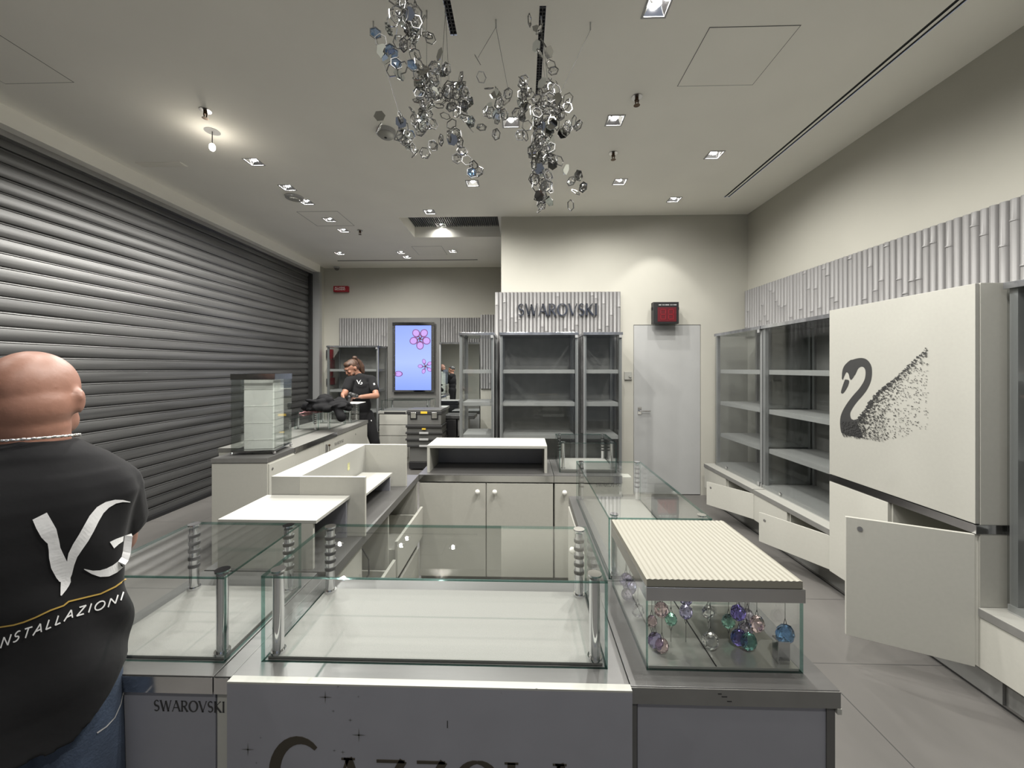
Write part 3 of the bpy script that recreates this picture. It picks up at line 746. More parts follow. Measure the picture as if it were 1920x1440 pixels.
    for k in range(620):   # denser breast
        lay[0] = .0045+.0000015*k
        x_ = rnd.uniform(862, 1120); y_ = 985-rnd.random()*(110+ (x_-862)*.35)+ (x_-862)*.12
        if x_ < 950 and y_ < 900: continue
        if x_ > 945 and y_ < 895-(x_-945)*1.1: continue
        r = rnd.uniform(1.5, 3.6)*(1.25 if x_ < 1000 else .8)
        pts = [q(*Z(x_+math.cos(2*PI*a_/5)*r*1.3, y_+math.sin(2*PI*a_/5)*r*.8)) for a_ in range(5)]
        mb.add(pts, [(4, 3, 2, 1, 0)])
    t.part('swan_drawing', mb, 'ink', under=dr)
swan_cabinet()

# ================================================================== FAR WALL
def Q(px, py, Y): return P(px, py, Y=Y)
a = Q(727, 597, 7.08); b = Q(826, 745, 7.08)
t = Thing('screen_surround', 'grey panel framing the blue screen on the far wall', 'wall panel', ((a.x+b.x)/2, 7.08, .5))
t.part('panel', MB().box(a.x, 7.07, .5, b.x, 7.14, 2.49), 'edge')
a = Q(736, 604.5, 7.0); b = Q(814, 735, 7.0); s0 = Q(741, 610.5, 7.0); s1 = Q(808.5, 731.5, 7.0)
t = Thing('video_screen', 'tall bright blue screen showing pink crystal flowers', 'screen', ((a.x+b.x)/2, 7.0, b.z))
mb = MB(); mb.box(a.x, 6.99, s0.z, b.x, 7.02, a.z); mb.box(a.x, 6.99, b.z, b.x, 7.02, s1.z)
t.part('chrome_rail', MB().box(a.x, 6.99, s0.z, b.x, 7.03, a.z), 'chrome'); t.part('chrome_rail', MB().box(a.x, 6.99, b.z, b.x, 7.03, s1.z), 'chrome')
t.part('back_box', MB().box(a.x+.01, 7.03, b.z+.01, b.x-.01, 7.07, a.z-.01), 'black')
rnd = random.Random(5)
for xa, xb in ((a.x, s0.x), (s1.x, b.x)):
    so_ = t.part('side_strip', MB().box(xa, 7.0, s1.z, xb, 7.03, s0.z), 'boxdark'); mb = MB()
    for k in range(40): mb.ball((rnd.uniform(xa+.006, xb-.006), 7.0, rnd.uniform(s1.z, s0.z)), rnd.uniform(.003, .007), 5, 4)
    p_ = t.part('crystal_studs', mb, 'chrome', under=so_); p_['kind'] = 'stuff'
m, nt, bsd = newmat('lit_blue_screen'); g = nt.nodes.new('ShaderNodeNewGeometry'); sp_ = nt.nodes.new('ShaderNodeSeparateXYZ'); nt.links.new(g.outputs['Position'], sp_.inputs[0])
mr = nt.nodes.new('ShaderNodeMapRange'); mr.inputs['From Min'].default_value = 1.1; mr.inputs['From Max'].default_value = 2.35; nt.links.new(sp_.outputs[2], mr.inputs[0])
rp = nt.nodes.new('ShaderNodeValToRGB'); rp.color_ramp.elements[0].color = (.20, .31, .95, 1); rp.color_ramp.elements[1].color = (.23, .33, .93, 1); e_ = rp.color_ramp.elements.new(.45); e_.color = (.36, .47, .96, 1)
nt.links.new(mr.outputs[0], rp.inputs[0]); nt.links.new(rp.outputs[0], bsd.inputs['Emission Color']); bsd.inputs['Emission Strength'].default_value = .46; bsd.inputs['Base Color'].default_value = (.01, .01, .01, 1)
M['screen'] = m; M['petal'] = emis('pink_petal_light', (.50, .30, .80), .46); M['petaledge'] = emis('purple_petal_rim', (.13, .03, .16), .6); M['core'] = emis('dark_flower_heart', (.06, .004, .02), .6)
dsp = t.part('display', MB().box(s0.x, 7.005, s1.z, s1.x, 7.03, s0.z), 'screen')
def clampx(v, lo, hi): return max(lo, min(hi, v))
def flower(cx, cy, R_, rot, n=5, prx=.36, pry=.46, a_from=0, only=None):
    """cx, cy in photo pixels on the screen plane, R_ = petal distance in pixels"""
    rim = MB(); fill = MB(); core = MB(); c = Q(cx, cy, 7.0); u = 7.0/F
    def disc(mb, x_, z_, rx, rz, an, d_, n_=18):
        pts = []
        for k in range(n_):
            q = 2*PI*k/n_; lx, lz = math.cos(q)*rx, math.sin(q)*rz; X_ = x_+lx*math.cos(an)-lz*math.sin(an); Z_ = z_+lx*math.sin(an)+lz*math.cos(an)
            pts.append((clampx(X_, s0.x, s1.x), 7.005-d_, clampx(Z_, s1.z, s0.z)))
        mb.add(pts, [tuple(range(n_))])
    for k in range(n):
        if only and k not in only: continue
        an = rot+2*PI*k/n; x_ = c.x+math.cos(an)*R_*u; z_ = c.z+math.sin(an)*R_*u
        disc(rim, x_, z_, pry*R_*u*1.32, prx*R_*u*1.45, an, .001); disc(fill, x_+math.cos(an)*R_*u*.04, z_+math.sin(an)*R_*u*.04, pry*R_*u*.98, prx*R_*u*1.12, an, .002)
        for j in range(3):
            r_ = R_*u*(.22+.12*j); disc(core, c.x+math.cos(an+(j-1)*.3)*r_, c.z+math.sin(an+(j-1)*.3)*r_, R_*u*.13, R_*u*.07, an+j, .003, 7)
    disc(core, c.x, c.z, R_*u*.2, R_*u*.2, 0, .003)
    return rim, fill, core
for args in ((787.5, 635, 12.5, -PI/2, 5, .40, .50), (797.5, 687, 9.5, -PI/2-.35, 5, .26, .40), (742, 701, 5, 0, 1, .75, 1.25)):
    r_, f_, c_ = flower(*args)
    fo = t.part('flower_image', r_, 'petaledge', under=dsp)
    t.part('petal_fill', f_, 'petal', under=dsp); t.part('flower_heart', c_, 'core', under=dsp)

# mirror on the far wall (behind the black trolley)
a = Q(826, 645, 6.72); b = Q(862, 776, 6.72)
t = Thing('wall_mirror', 'tall narrow mirror in the far corner right of the blue screen', 'mirror', ((a.x+b.x)/2, 6.75, b.z))
xr = -.76
t.part('mirror_glass', MB().box(a.x, 6.75, b.z, xr, 6.76, a.z), 'mirror')
t.part('cap', MB().box(a.x-.02, 6.70, a.z, xr, 6.80, a.z+.03), 'stone'); t.part('backing', MB().box(a.x, 6.76, .0, xr, 6.80, a.z), 'stile')
t.part('side_post', MB().box(a.x-.02, 6.72, 0, a.x, 6.80, a.z), 'stile')

# drawer counter in front of the screen, its glass case
t = Thing('drawer_counter', 'white drawer counter with open pale top in front of the blue screen', 'counter', (-1.9, 6.3, 0))
cx0, cx1, cy0, cy1 = -2.36, -1.40, 6.27, 6.85
t.part('carcass', MB().box(cx0, cy0+.02, .0, cx1, cy1, .80), 'white')
t.part('worktop', MB().box(cx0-.02, cy0, .81, cx1+.02, cy1, .85), 'bright', bevel=.001)
t.part('shadow_gap', MB().box(cx0+.08, cy0-.001, .80, -1.92, cy0+.02, .838), 'dark')
for k in range(4):
    z1 = .795-k*.178; t.part('drawer', MB().box(cx0, cy0, z1-.168, -1.88, cy0+.02, z1), 'white', bevel=.002)
t.part('door', MB().box(-1.87, cy0, .09, cx1, cy0+.02, .795), 'white', bevel=.002)
base_unit('low white plinth cabinet under the far glass cabinet behind the long-haired man', (-3.44, 6.56), 0, .93, .54)

def glass_case(label, x0, y0, x1, y1, z0, z1, deck=True, posts='both', front_dir=None, group='glass cases on the counters', pr=.011, ring=True, top=True, rot=0, loc=None, deckz=.007, insetp=.028):
    """frameless glass display case with chrome corner posts"""
    loc = loc or ((x0+x1)/2, (y0+y1)/2, z0); lc = rot != 0
    if lc: cx, cy = (x1-x0)/2, (y1-y0)/2; x0, x1, y0, y1 = -cx, cx, -cy, cy; z1 -= z0; z0 = 0
    t = Thing('glass_case', label, 'glass display case', loc, rot, None)
    g = .006
    def pane(x_0, y_0, z_0, x_1, y_1, z_1, thin):
        mb = MB(); mb.box(x_0, y_0, z_0, x_1, y_1, z_1); big = {'x': (3, 5), 'y': (2, 4), 'z': (0, 1)}[thin]
        mb.m = [0 if i in big else 1 for i in range(6)]; return mb
    P2 = ['pane', 'gedge']
    t.part('front_pane', pane(x0, y0, z0, x1, y0+g, z1, 'y'), P2)
    t.part('back_pane', pane(x0, y1-g, z0, x1, y1, z1, 'y'), P2)
    t.part('side_pane', pane(x0, y0+g, z0, x0+g, y1-g, z1, 'x'), P2)
    t.part('side_pane', pane(x1-g, y0+g, z0, x1, y1-g, z1, 'x'), P2)
    if top: t.part('top_pane', pane(x0, y0, z1, x1, y1, z1+g, 'z'), P2)
    if deck: t.part('deck', MB().box(x0+.010, y0+.010, z0+.0005, x1-.010, y1-.010, z0+deckz), 'deck', bevel=.001)
    i_ = insetp; zb = z0+(deckz if deck else 0)
    for k, (px_, py_) in enumerate(((x0+i_, y0+i_), (x1-i_, y0+i_), (x0+i_, y1-i_), (x1-i_, y1-i_))):
        if k < 2 and posts == 'back': continue
        mb = MB()
        mb.cyl((px_, py_, zb), (px_, py_, z1-.002), pr, n=24); mb.cyl((px_, py_, zb), (px_, py_, zb+.006), pr*1.35, n=24); mb.cyl((px_, py_, z1+g), (px_, py_, z1+g+.004), pr*1.3, n=24)
        po = t.part('post', mb, 'chrome', smooth=False); smooth_angle(po, 30)
        if k >= 2:
            n_ = 5
            for j in range(n_):
                zz = zb+(z1-zb)*(.35+.62*j/n_); t.part('collar', MB().cyl((px_, py_, zz), (px_, py_, zz+.009), pr*1.22, n=20), 'boxdark', under=po)
    return t
glass_case('low glass case on the drawer counter below the blue screen', -2.34, 6.30, -1.55, 6.80, .85, 1.02)

# toolbox tower
def toolbox():
    t = Thing('tool_trolley', 'tall grey and black stacked tool box trolley with two silver latches', 'tool box', (-1.47, 5.95, 0))
    x0, x1, y0, y1 = -1.755, -1.235, 5.80, 6.15
    t.part('base_bin', MB().prism([(x0+.03, y0+.02), (x1-.03, y0+.02), (x1, y1), (x0, y1)], .13, .36), 'boxgrey', bevel=.008)
    t.part('wheel_base', MB().box(x0+.02, y0+.02, .02, x1-.02, y1, .13), 'black', bevel=.01)
    for s_ in (-1, 1): t.part('wheel', MB().cyl(((x0+x1)/2+s_*.19, y1-.03, .06), ((x0+x1)/2+s_*.24, y1-.03, .06), .06, n=20), 'black')
    z = .36
    for k in range(3):
        o = t.part('drawer_box', MB().box(x0-.01, y0+.01, z+.025, x1+.01, y1, z+.098), 'boxgrey', bevel=.008)
        t.part('lip', MB().box(x0-.025, y0-.015, z, x1+.025, y1, z+.032), 'boxdark', bevel=.006, under=o)
        c = (x0+x1)/2; t.part('drawer_latch', MB().box(c-.07, y0-.03, z-.015+.02, c+.07, y0-.012, z+.035), 'lite', bevel=.004, under=o)
        z += .098
    t.part('yellow_tab', MB().box((x0+x1)/2-.03, y0-.028, z-.028, (x0+x1)/2+.03, y0-.01, z-.008), 'yellow', bevel=.003)
    t.part('plinth', MB().box(x0-.02, y0-.02, z, x1+.02, y1, z+.04), 'boxdark', bevel=.008)
    top = t.part('top_box', MB().prism([(x0, y0), (x1, y0), (x1, y1), (x0, y1)], z+.04, z+.20), 'boxgrey', bevel=.008)
    lid = t.part('lid', MB().box(x0-.01, y0-.012, z+.20, x1+.01, y1, z+.255), 'boxdark', bevel=.008)
    t.part('lid_top', MB().box(x0, y0, z+.255, x1, y1, z+.275), 'boxgrey', bevel=.006, under=lid)
    t.part('name_plate', MB().box((x0+x1)/2-.05, y0-.018, z+.215, (x0+x1)/2+.05, y0-.012, z+.248), 'yellow', under=lid)
    for s_ in (-1, 1):
        cx = (x0+x1)/2+s_*.16; o = t.part('latch', MB().box(cx-.04, y0-.026, z+.145, cx+.04, y0-.010, z+.235), 'silver', label='silver latch', bevel=.004)
        t.part('latch_seat', MB().box(cx-.052, y0-.012, z+.13, cx+.052, y0-.002, z+.21), 'black', under=o)
toolbox()
# dark equipment between trolley and the corner
t = Thing('black_equipment_case', 'black case and bags piled right of the tool trolley', 'bag', (-.95, 6.35, 0))
t.part('shelf_top', MB().box(-1.28, 6.22, .73, -.78, 6.60, .79), 'boxdark', bevel=.01); t.part('carton', MB().box(-1.06, 6.25, .45, -.9, 6.55, .73), 'boxgrey', bevel=.004)
t.part('upper_case', MB().box(-1.27, 6.24, .42, -1.08, 6.56, .73), 'black', bevel=.02); t.part('lower_case', MB().box(-1.20, 6.2, .05, -.76, 6.55, .40), 'black', bevel=.03)
t.part('wheel_foot', MB().cyl((-1.1, 6.3, .03), (-.86, 6.3, .03), .03, n=14), 'black')
t.part('light_rail', MB().box(-1.2, 6.16, .405, -.76, 6.19, .425), 'bright'); t.part('buckle', MB().box(-1.2, 6.17, .30, -1.06, 6.2, .36), 'lite', bevel=.006)

# ================================================================== THE LONG COUNTER ALONG THE SHUTTER
LR = math.radians(2.8)
def L2(x, y):      # local counter frame: origin at its near right corner
    return Vector((-2.012+x*math.cos(LR)-y*math.sin(LR), 2.975+x*math.sin(LR)+y*math.cos(LR)))
t = Thing('long_counter', 'long white counter with doors standing along the shutter', 'counter', (-2.012, 2.975, 0), LR, local=True)
t.part('near_body', MB().box(-.43, .0, .0, .0, .385, .81), 'white', bevel=.001)
t.part('near_top', MB().box(-.432, -.004, .812, .004, .39, .85), ['grey'], bevel=.001)
t.part('near_top_edge', MB().box(-.434, -.006, .815, .006, -.003, .847), 'edge')
t.part('side_door', MB().box(0, .01, .10, .012, .38, .80), 'white', bevel=.002)
t.part('body', MB().box(-.66, .39, .10, -.02, 2.22, .81), 'white')
t.part('plinth', MB().box(-.62, .40, 0, -.06, 2.20, .10), 'skirt')
t.part('top', MB().box(-.67, .39, .812, .002, 2.225, .85), 'deck', bevel=.001)
t.part('chrome_band', MB().box(-.003, .39, .802, .010, 1.25, .8495), 'brushed'); t.part('grey_band', MB().box(-.003, 1.25, .806, .008, 2.225, .85), 'edge')
ys_ = (.392, .86, .95, 1.75, 2.222)
for k, (ya, yb) in enumerate(zip(ys_, ys_[1:])):
    dr = t.part('door', MB().box(-.02, ya+.003, .11, 0, yb-.003, .80), 'white', bevel=.002)
    if k == 3: t.part('lock', MB().cyl((0, ya+.05, .73), (.004, ya+.05, .73), .009), 'steel', under=dr)
t.part('lock', MB().cyl((.012, .045, .755), (.017, .045, .755), .010), 'steel')
kx = .006; o = t.part('key_lock', MB().box(0, .985, .60, .014, 1.005, .76), 'steel')
mb = MB().tube([(.02, 1.03, .74), (.028, 1.035, .66), (.024, 1.03, .60)], .003); mb.ball((.022, 1.03, .745), .012, 10, 6)
t.part('key', mb, 'bronze', under=o)
mb = text_mb('SWAROVSKI', lambda x, y, d_: Vector((.0005+d_, 1.20+x, .70+y)), .035, B=.15, T=.07, gap=.1, width=.24, depth=.001); t.part('lettering', mb, 'edge')
c = L2(-.42, 1.02); glass_case('nearest low glass case on the long counter by the shutter', c.x-.17, c.y-.35, c.x+.17, c.y+.35, .85, 1.045, rot=LR, loc=(c.x, c.y, .85), deckz=.012)
c = L2(-.34, 1.62); glass_case('middle low glass case on the long counter, pink paper on top', c.x-.2, c.y-.22, c.x+.2, c.y+.22, .85, 1.045, rot=LR, loc=(c.x, c.y, .85), deckz=.012)
c = L2(-.30, 2.06); glass_case('farthest glass case on the long counter, papers on top', c.x-.2, c.y-.14, c.x+.2, c.y+.14, .85, 1.085, rot=LR, loc=(c.x, c.y, .85), deckz=.012)

# glass tower on the near end
M['frost'] = mat('white_tower_core', (.84, .84, .81), .4, var=.04, scale=5)
M['tower_glass'] = pane_mat('tower_glass', (.93, .945, .935), .06, fp=3)
def tower():
    c = P(489, 850, z=.85); cx, cy = -2.225, 3.235
    t = Thing('display_tower', 'tall square glass display tower with white core on the long counter', 'display case', (cx, cy, .852), math.radians(10), local=True)
    hw, hd, z1 = .165, .165, .66
    for sx in (-1, 1):
        for sy in (-1, 1): t.part('ball_foot', MB().ball((sx*(hw-.005), sy*(hd-.005), .013), .013, 12, 8), 'chrome', smooth=True)
    t.part('base_plate', MB().box(-hw, -hd, .022, hw, hd, .034), 'brushed', bevel=.001)
    t.part('core', MB().box(-.100, -.100, .034, .125, .10, z1-.045), 'frost', bevel=.003)
    mb = MB()
    for k in range(9):
        zz = .10+k*.058; mb = MB().box(.127, -.13, zz, .155, .13, zz+.004)
        t.part('glass_shelf', mb, 'pane')
    for k in range(4): t.part('core_band', MB().box(-.102, -.102, .11+k*.14, .127, -.100, .113+k*.14), 'frost')
    g = .006
    for nm, q in (('front', (-hw, -hd, hw, -hd+g)), ('back', (-hw, hd-g, hw, hd)), ('l', (-hw, -hd+g, -hw+g, hd-g)), ('r', (hw-g, -hd+g, hw, hd-g))):
        mb = MB().box(q[0], q[1], .034, q[2], q[3], z1-.004); mb.m = [0, 1, 0, 0, 0, 0]; t.part('glass_wall', mb, ['tower_glass', 'gedge'])
    mb = MB(); e_ = .002
    for q in ((-hw-e_, -hd-e_, hw+e_, -hd+.004), (-hw-e_, hd-.004, hw+e_, hd+e_), (-hw-e_, -hd+.004, -hw+.004, hd-.004), (hw-.004, -hd+.004, hw+e_, hd-.004)): mb.box(q[0], q[1], z1-.048, q[2], q[3], z1)
    t.part('cap_band', mb, 'brushed'); t.part('cap_glass', MB().box(-hw+.004, -hd+.004, z1-.006, hw-.004, hd-.004, z1-.001), 'tower_glass')
    return t
tower()

# ================================================================== THE ISLAND
ZT = .85
def pt(mb, x0, y0, x1, y1, th=.04): return mb.box(x0, y0, ZT-th, x1, y1, ZT)
def sw_text(x0, x1, y, z, hh, col='ink', parent=None, name='lettering'):
    mb = text_mb('SWAROVSKI', lambda x, yy, d_: Vector((x0+x, y-d_, z+yy)), hh, B=.14, T=.055, gap=.10, width=x1-x0, depth=.0008, serif=.06)
    return mb
# left run (front part with name, back part with shelves)
t = Thing('display_counter', 'left front counter block lettered SWAROVSKI beside the bald man', 'counter', (-.9, 1.0, 0))
t.part('body', MB().box(-1.11, .872, .10, -.712, 1.30, .81), 'shadedwhite', bevel=.001)
t.part('plinth', MB().box(-1.09, .90, 0, -.74, 1.28, .10), 'skirt')
t.part('top', pt(MB(), -1.12, .866, -.712, 1.315), 'grey', bevel=.001)
t.part('front_band', MB().box(-1.12, .8635, .811, -.712, .8665, .848), 'brushed')
mb_face = MB().box(-.71, .872, .10, -.672, 1.30, .81)
pa = P(288, 1333, Y=.871); pb = P(421, 1333, Y=.871); pc = P(288, 1313, Y=.871)
t.part('lettering', sw_text(pa.x, pb.x, .8718, pa.z, pc.z-pa.z), 'ink')
t = Thing('display_counter', 'long front counter block carrying the name board and the big glass case', 'counter', (-.23, 1.0, 0))
t.part('body', MB().box(-.708, .872, .10, .238, 1.285, .81), 'white', bevel=.001); t.part('plinth', MB().box(-.68, .90, 0, .22, 1.27, .10), 'skirt')
t.part('top', pt(MB(), -.709, .866, .2395, 1.29), 'grey', bevel=.001)
t.part('front_band', MB().box(-.709, .8635, .811, -.674, .8665, .848), 'brushed')
t.part('seam', MB().box(-.672, .866, ZT-.0005, -.670, 1.29, ZT+.0006), 'edge')
# name board
t = Thing('name_board', 'shaded white board in front of the island with large letters CAZZOLA', 'sign board', (-.217, .852, 0))
bx0, bx1 = P(430, 1280, Y=.85).x, P(1184, 1290, Y=.85).x
t.part('board', MB().box(bx0, .843, .0, bx1, .861, .8535), ['shadedwhite'], bevel=0)  # white board, its shade is in the base colour
t.part('white_edge', MB().box(bx0, .843, .8535, bx1, .861, .8575), 'bright')
pa = P(508, 1386, Y=.843); pb = P(1082, 1386, Y=.843); hC = .145; hs = .108; zb = pa.z-hC
def on_board(x, y, d_): return Vector((pa.x+x, .843-d_, zb+y))
mb = text_mb('CAZZOLA', on_board, hC, B=.16, T=.06, gap=.14, width=pb.x-pa.x, depth=.001, serif=.12, heights=[1]+[.745]*6)
t.part('lettering', mb, 'brownink')
for (px, py, r) in ((610, 1307, 13), (673, 1378, 14), (465, 1405, 13), (625, 1333, 4), (657, 1350, 5), (672, 1306, 3), (627, 1407, 4), (643, 1410, 5), (634, 1287, 3), (489, 1383, 3), (1006, 1291, 3), (481, 1430, 3), (940, 1299, 2)):
    c = P(px, py, Y=.843); u = r*.843/F; mb = MB(); y_ = .8424
    for k in range(4):
        a_ = k*PI/2; d_ = Vector((math.cos(a_), 0, math.sin(a_))); n_ = Vector((-d_.z, 0, d_.x)); mb.add([c+d_*u, c+n_*u*.10, c-n_*u*.10], [(0, 2, 1) if False else (0, 1, 2)])
    for p_ in mb.v: p_.y = y_
    t.part('sparkle', mb, 'boxgrey')
for (px, py, L_) in ((839, 1358, 7),):
    c = P(px, py, Y=.843); t.part('scratch', MB().box(c.x-.001, .8424, c.z-.008, c.x+.001, .843, c.z+.008), 'ink')
# right front block and right run
t = Thing('display_counter', 'right counter run with pale top carrying the crystal pendant case', 'counter', (.47, 1.5, 0))
t.part('body', MB().box(.258, .872, .10, .685, 1.29, .81), 'shadedwhite', bevel=.001); t.part('plinth', MB().box(.27, .90, 0, .66, 1.27, .10), 'skirt')
t.part('corner_strip', MB().box(.672, .869, .10, .690, .8725, .808), 'grey'); t.part('corner_strip', MB().box(.245, .869, .10, .256, .8725, .808), 'grey')
t.part('top', MB().prism([(.2415, .866), (.698, .866), (.700, 1.29), (.2415, 1.29)], .81, ZT), ['grey'], bevel=.001)
t.part('front_band', MB().box(.2415, .8635, .812, .698, .8665, .848), 'edge')
mb = MB(); 
for a_, b_ in (((.432, .850), (.440, .838)), ((.440, .838), (.452, .832)), ((.452, .832), (.462, .822))): mb.box(min(a_[0], b_[0]), .8628, min(a_[1], b_[1]), max(a_[0], b_[0]), .8636, min(a_[1], b_[1])+.0015)
t.part('chip', mb, 'dark')
t.part('corner_guard', MB().box(.690, .862, .800, .699, .875, .812), 'bright')
t = Thing('display_counter', 'middle right counter block under the second glass case', 'counter', (.47, 1.7, 0))
t.part('body', MB().box(.262, 1.295, .10, .69, 2.13, .81), 'white', bevel=.001); t.part('plinth', MB().box(.29, 1.30, 0, .66, 2.10, .10), 'skirt')
t.part('top', MB().prism([(.246, 1.293), (.70, 1.293), (.72, 2.14), (.255, 2.14)], .81, ZT), ['grey'], bevel=.001)
dr = t.part('side_door', MB().box(.25, 1.75, .11, .262, 2.12, .80), 'white', bevel=.002); t.part('knob', MB().ball((.235, 1.82, .70), .016, 14, 9), 'knob', smooth=True, under=dr)
t.part('side_door', MB().box(.25, 1.31, .11, .262, 1.745, .80), 'white', bevel=.002)
# big glass cases
glass_case('large central glass case at the front of the island', -.632, .912, .2005, 1.222, ZT, 1.052, pr=.013, insetp=.026)
glass_case('left glass case at the front, beside the bald man', -1.075, .905, -.7165, 1.226, ZT, 1.052, pr=.013, insetp=.026)
glass_case('long clear glass case on the right run, behind the crystal pendants', .289, 1.30, .632, 2.085, ZT, 1.052, pr=.011, insetp=.024)

# crystal pendant case
t = Thing('pendant_case', 'glass case with cream ribbed lid and hanging coloured crystals', 'display case', (.475, 1.09, ZT))
x0, x1, y0, y1 = .291, .652, .912, 1.262
t.part('mirror_base', MB().box(x0+.006, y0+.006, ZT+.0005, x1-.006, y1-.006, ZT+.006), 'dmirror')
t.part('base_seam', MB().box(.455, y0+.008, ZT+.006, .458, y1-.008, ZT+.0068), 'dark')
g = .005
for q in ((x0, y0, x1, y0+g, 'y'), (x0, y1-g, x1, y1, 'y'), (x0, y0+g, x0+g, y1-g, 'x'), (x1-g, y0+g, x1, y1-g, 'x')):
    mb = MB().box(q[0], q[1], ZT, q[2], q[3], 1.015); big = {'x': (3, 5), 'y': (2, 4)}[q[4]]; mb.m = [0 if i in big else 1 for i in range(6)]
    t.part('glass_wall', mb, ['pane', 'gedge'])
t.part('metal_band', MB().box(x0-.002, y0-.004, 1.015, x1+.003, y1+.002, 1.047), 'brushed', bevel=.001)
t.part('rear_lamp', MB().cyl((.60, 1.235, ZT+.006), (.60, 1.235, 1.014), .012, n=20), 'chrome'); t.part('rear_post', MB().cyl((.42, 1.235, ZT+.006), (.42, 1.235, 1.014), .010, n=20), 'chrome')
t.part('metal_block', MB().box(.607, .93, ZT+.006, .635, .955, ZT+.06), 'brushed', bevel=.002)
lid = MB(); n = 27; x_0, x_1, ya, yb = x0, x1-.002, y0-.001, y1+.004
prof = []
for i in range(n*6+1): u = i/(n*6); prof.append((x_0+(x_1-x_0)*u, 1.0640+.0015*(0.5-0.5*math.cos(2*PI*u*n))))
v = [(x, ya, z) for x, z in prof]+[(x, yb, z) for x, z in prof]; k = len(prof)
v += [(x_0, ya, 1.0475), (x_1, ya, 1.0475), (x_1, yb, 1.0475), (x_0, yb, 1.0475)]
f = [(i, i+1, i+1+k, i+k) for i in range(k-1)]+[tuple([2*k, 2*k+1]+list(range(k-1, -1, -1))), tuple([2*k+2, 2*k+3]+list(range(k, 2*k))), (2*k, 2*k+3, 2*k+2, 2*k+1), (2*k, 0, k, 2*k+3), (k-1, 2*k+1, 2*k+2, 2*k-1)]
lo_ = t.part('ribbed_lid', lid.add(v, f), 'cream'); 


# pendants
GC = dict(pink=(.93, .72, .74), violet=(.62, .56, .88), deep=(.30, .24, .78), green=(.42, .80, .66), teal=(.25, .62, .55), clear=(.95, .95, .95), blue=(.22, .45, .80), pale=(.80, .72, .88), lav=(.66, .62, .92))
GM = {k: gem_mat('crystal_'+k, v, 1.6, 0.0) for k, v in GC.items()}
PD = [(1240, 1143, 13.5, 'pink', .96, 'pale pink crystal higher than the green one'), (1222, 1165, 10.5, 'pink', 1.0, 'small rose crystal touching the left glass wall'),
 (1258, 1161, 11.5, 'green', 1.0, 'yellow-green iridescent crystal in the left half'), (1286, 1123, 12, 'violet', 1.04, 'violet crystal half hidden by the metal band'),
 (1286, 1147, 12.5, 'lav', 1.0, 'lavender crystal hanging right under the half hidden one'), (1328, 1147, 11.5, 'clear', 1.03, 'upper clear crystal in the middle'),
 (1332, 1206, 15, 'clear', .97, 'larger clear crystal low in the middle'), (1366, 1165, 12.5, 'green', 1.03, 'pale greenish clear crystal right of the middle'),
 (1384, 1149, 14, 'deep', .98, 'deep violet-blue crystal, upper of two'), (1401, 1153, 11, 'pale', 1.06, 'pale violet crystal behind the upper deep blue one'),
 (1419, 1170, 14.5, 'pink', .98, 'pink faceted crystal rightmost of the upper group'), (1397, 1180, 13.5, 'pale', 1.0, 'pale lilac crystal below the upper deep blue one'),
 (1404, 1211, 15, 'teal', .97, 'teal green crystal low on the right'), (1385, 1220, 14.5, 'deep', .985, 'deep violet crystal low, left of the teal one'),
 (1472, 1189, 17, 'blue', .945, 'large steel blue crystal alone at the far right'), (1228, 1230, 14, 'violet', .97, 'dusky violet crystal in the lower left corner'),
 (1241, 1252, 13, 'pink', .955, 'dark rose crystal resting at the bottom left'), (1167, 1087, 12, 'violet', 1.19, 'violet crystal seen through the left side, higher one'),
 (1181, 1100, 13, 'lav', 1.20, 'pale lavender crystal beside the violet one at the left side'), (1170, 1143, 10.5, 'pale', 1.17, 'small lilac crystal low behind the left glass side'),
 (1196, 1150, 11.5, 'clear', 1.09, 'clear crystal just behind the left front edge')]
def faceted(c, r, rz, seed):
    mb = MB(); rnd = random.Random(seed); bm = bmesh.new(); bmesh.ops.create_icosphere(bm, subdivisions=2, radius=1)
    R_ = Matrix.Rotation(rnd.uniform(0, 3), 3, 'Z') @ Matrix.Rotation(rnd.uniform(-.3, .3), 3, 'X'); R_ = Matrix.Rotation(rnd.uniform(-.35, .35), 3, 'Y') @ Matrix.Identity(3)
    mb.add([Vector(c)+R_ @ Vector((v.co.x*r, v.co.y*r*.62, v.co.z*rz)) for v in bm.verts], [tuple(v.index for v in f.verts) for f in bm.faces]); bm.free(); return mb
for i, (px, py, r, gk, Y, lab) in enumerate(PD):
    c = P(px, py, Y=Y); u = r*Y/F; c.z = max(c.z, ZT+.008+u*1.15); c.x = max(c.x, x0+g+u+.001)
    pT = Thing('crystal_pendant', lab+', in the pendant case', 'crystal pendant', (c.x, c.y, c.z-u*1.12), group=None)
    o = build('cut_stone', faceted(c, u, u*1.12, i), GM[gk], pT.e, pT.off)
    hang = i not in (1, 2, 4, 7)
    zt_ = c.z+u*1.1; ztop = 1.0
    mb = MB()
    if zt_+.016 < 1.014:
        mb.tube([(c.x-.004, c.y, zt_-.002), (c.x, c.y, zt_+.014), (c.x+.004, c.y, zt_-.002)], .0007, 5); mb.cyl((c.x, c.y, zt_+.012), (c.x, c.y, 1.014), .0006, n=5)
    if not hang or i == 5:
        zb_ = c.z-u*1.1; mb.tube([(c.x-.004, c.y, zb_+.002), (c.x, c.y, zb_-.012), (c.x+.004, c.y, zb_+.002)], .0007, 5); mb.cyl((c.x, c.y, zb_-.010), (c.x, c.y, ZT+.006), .0006, n=5)
    if mb.v: pT.part('wire', mb, 'wire')

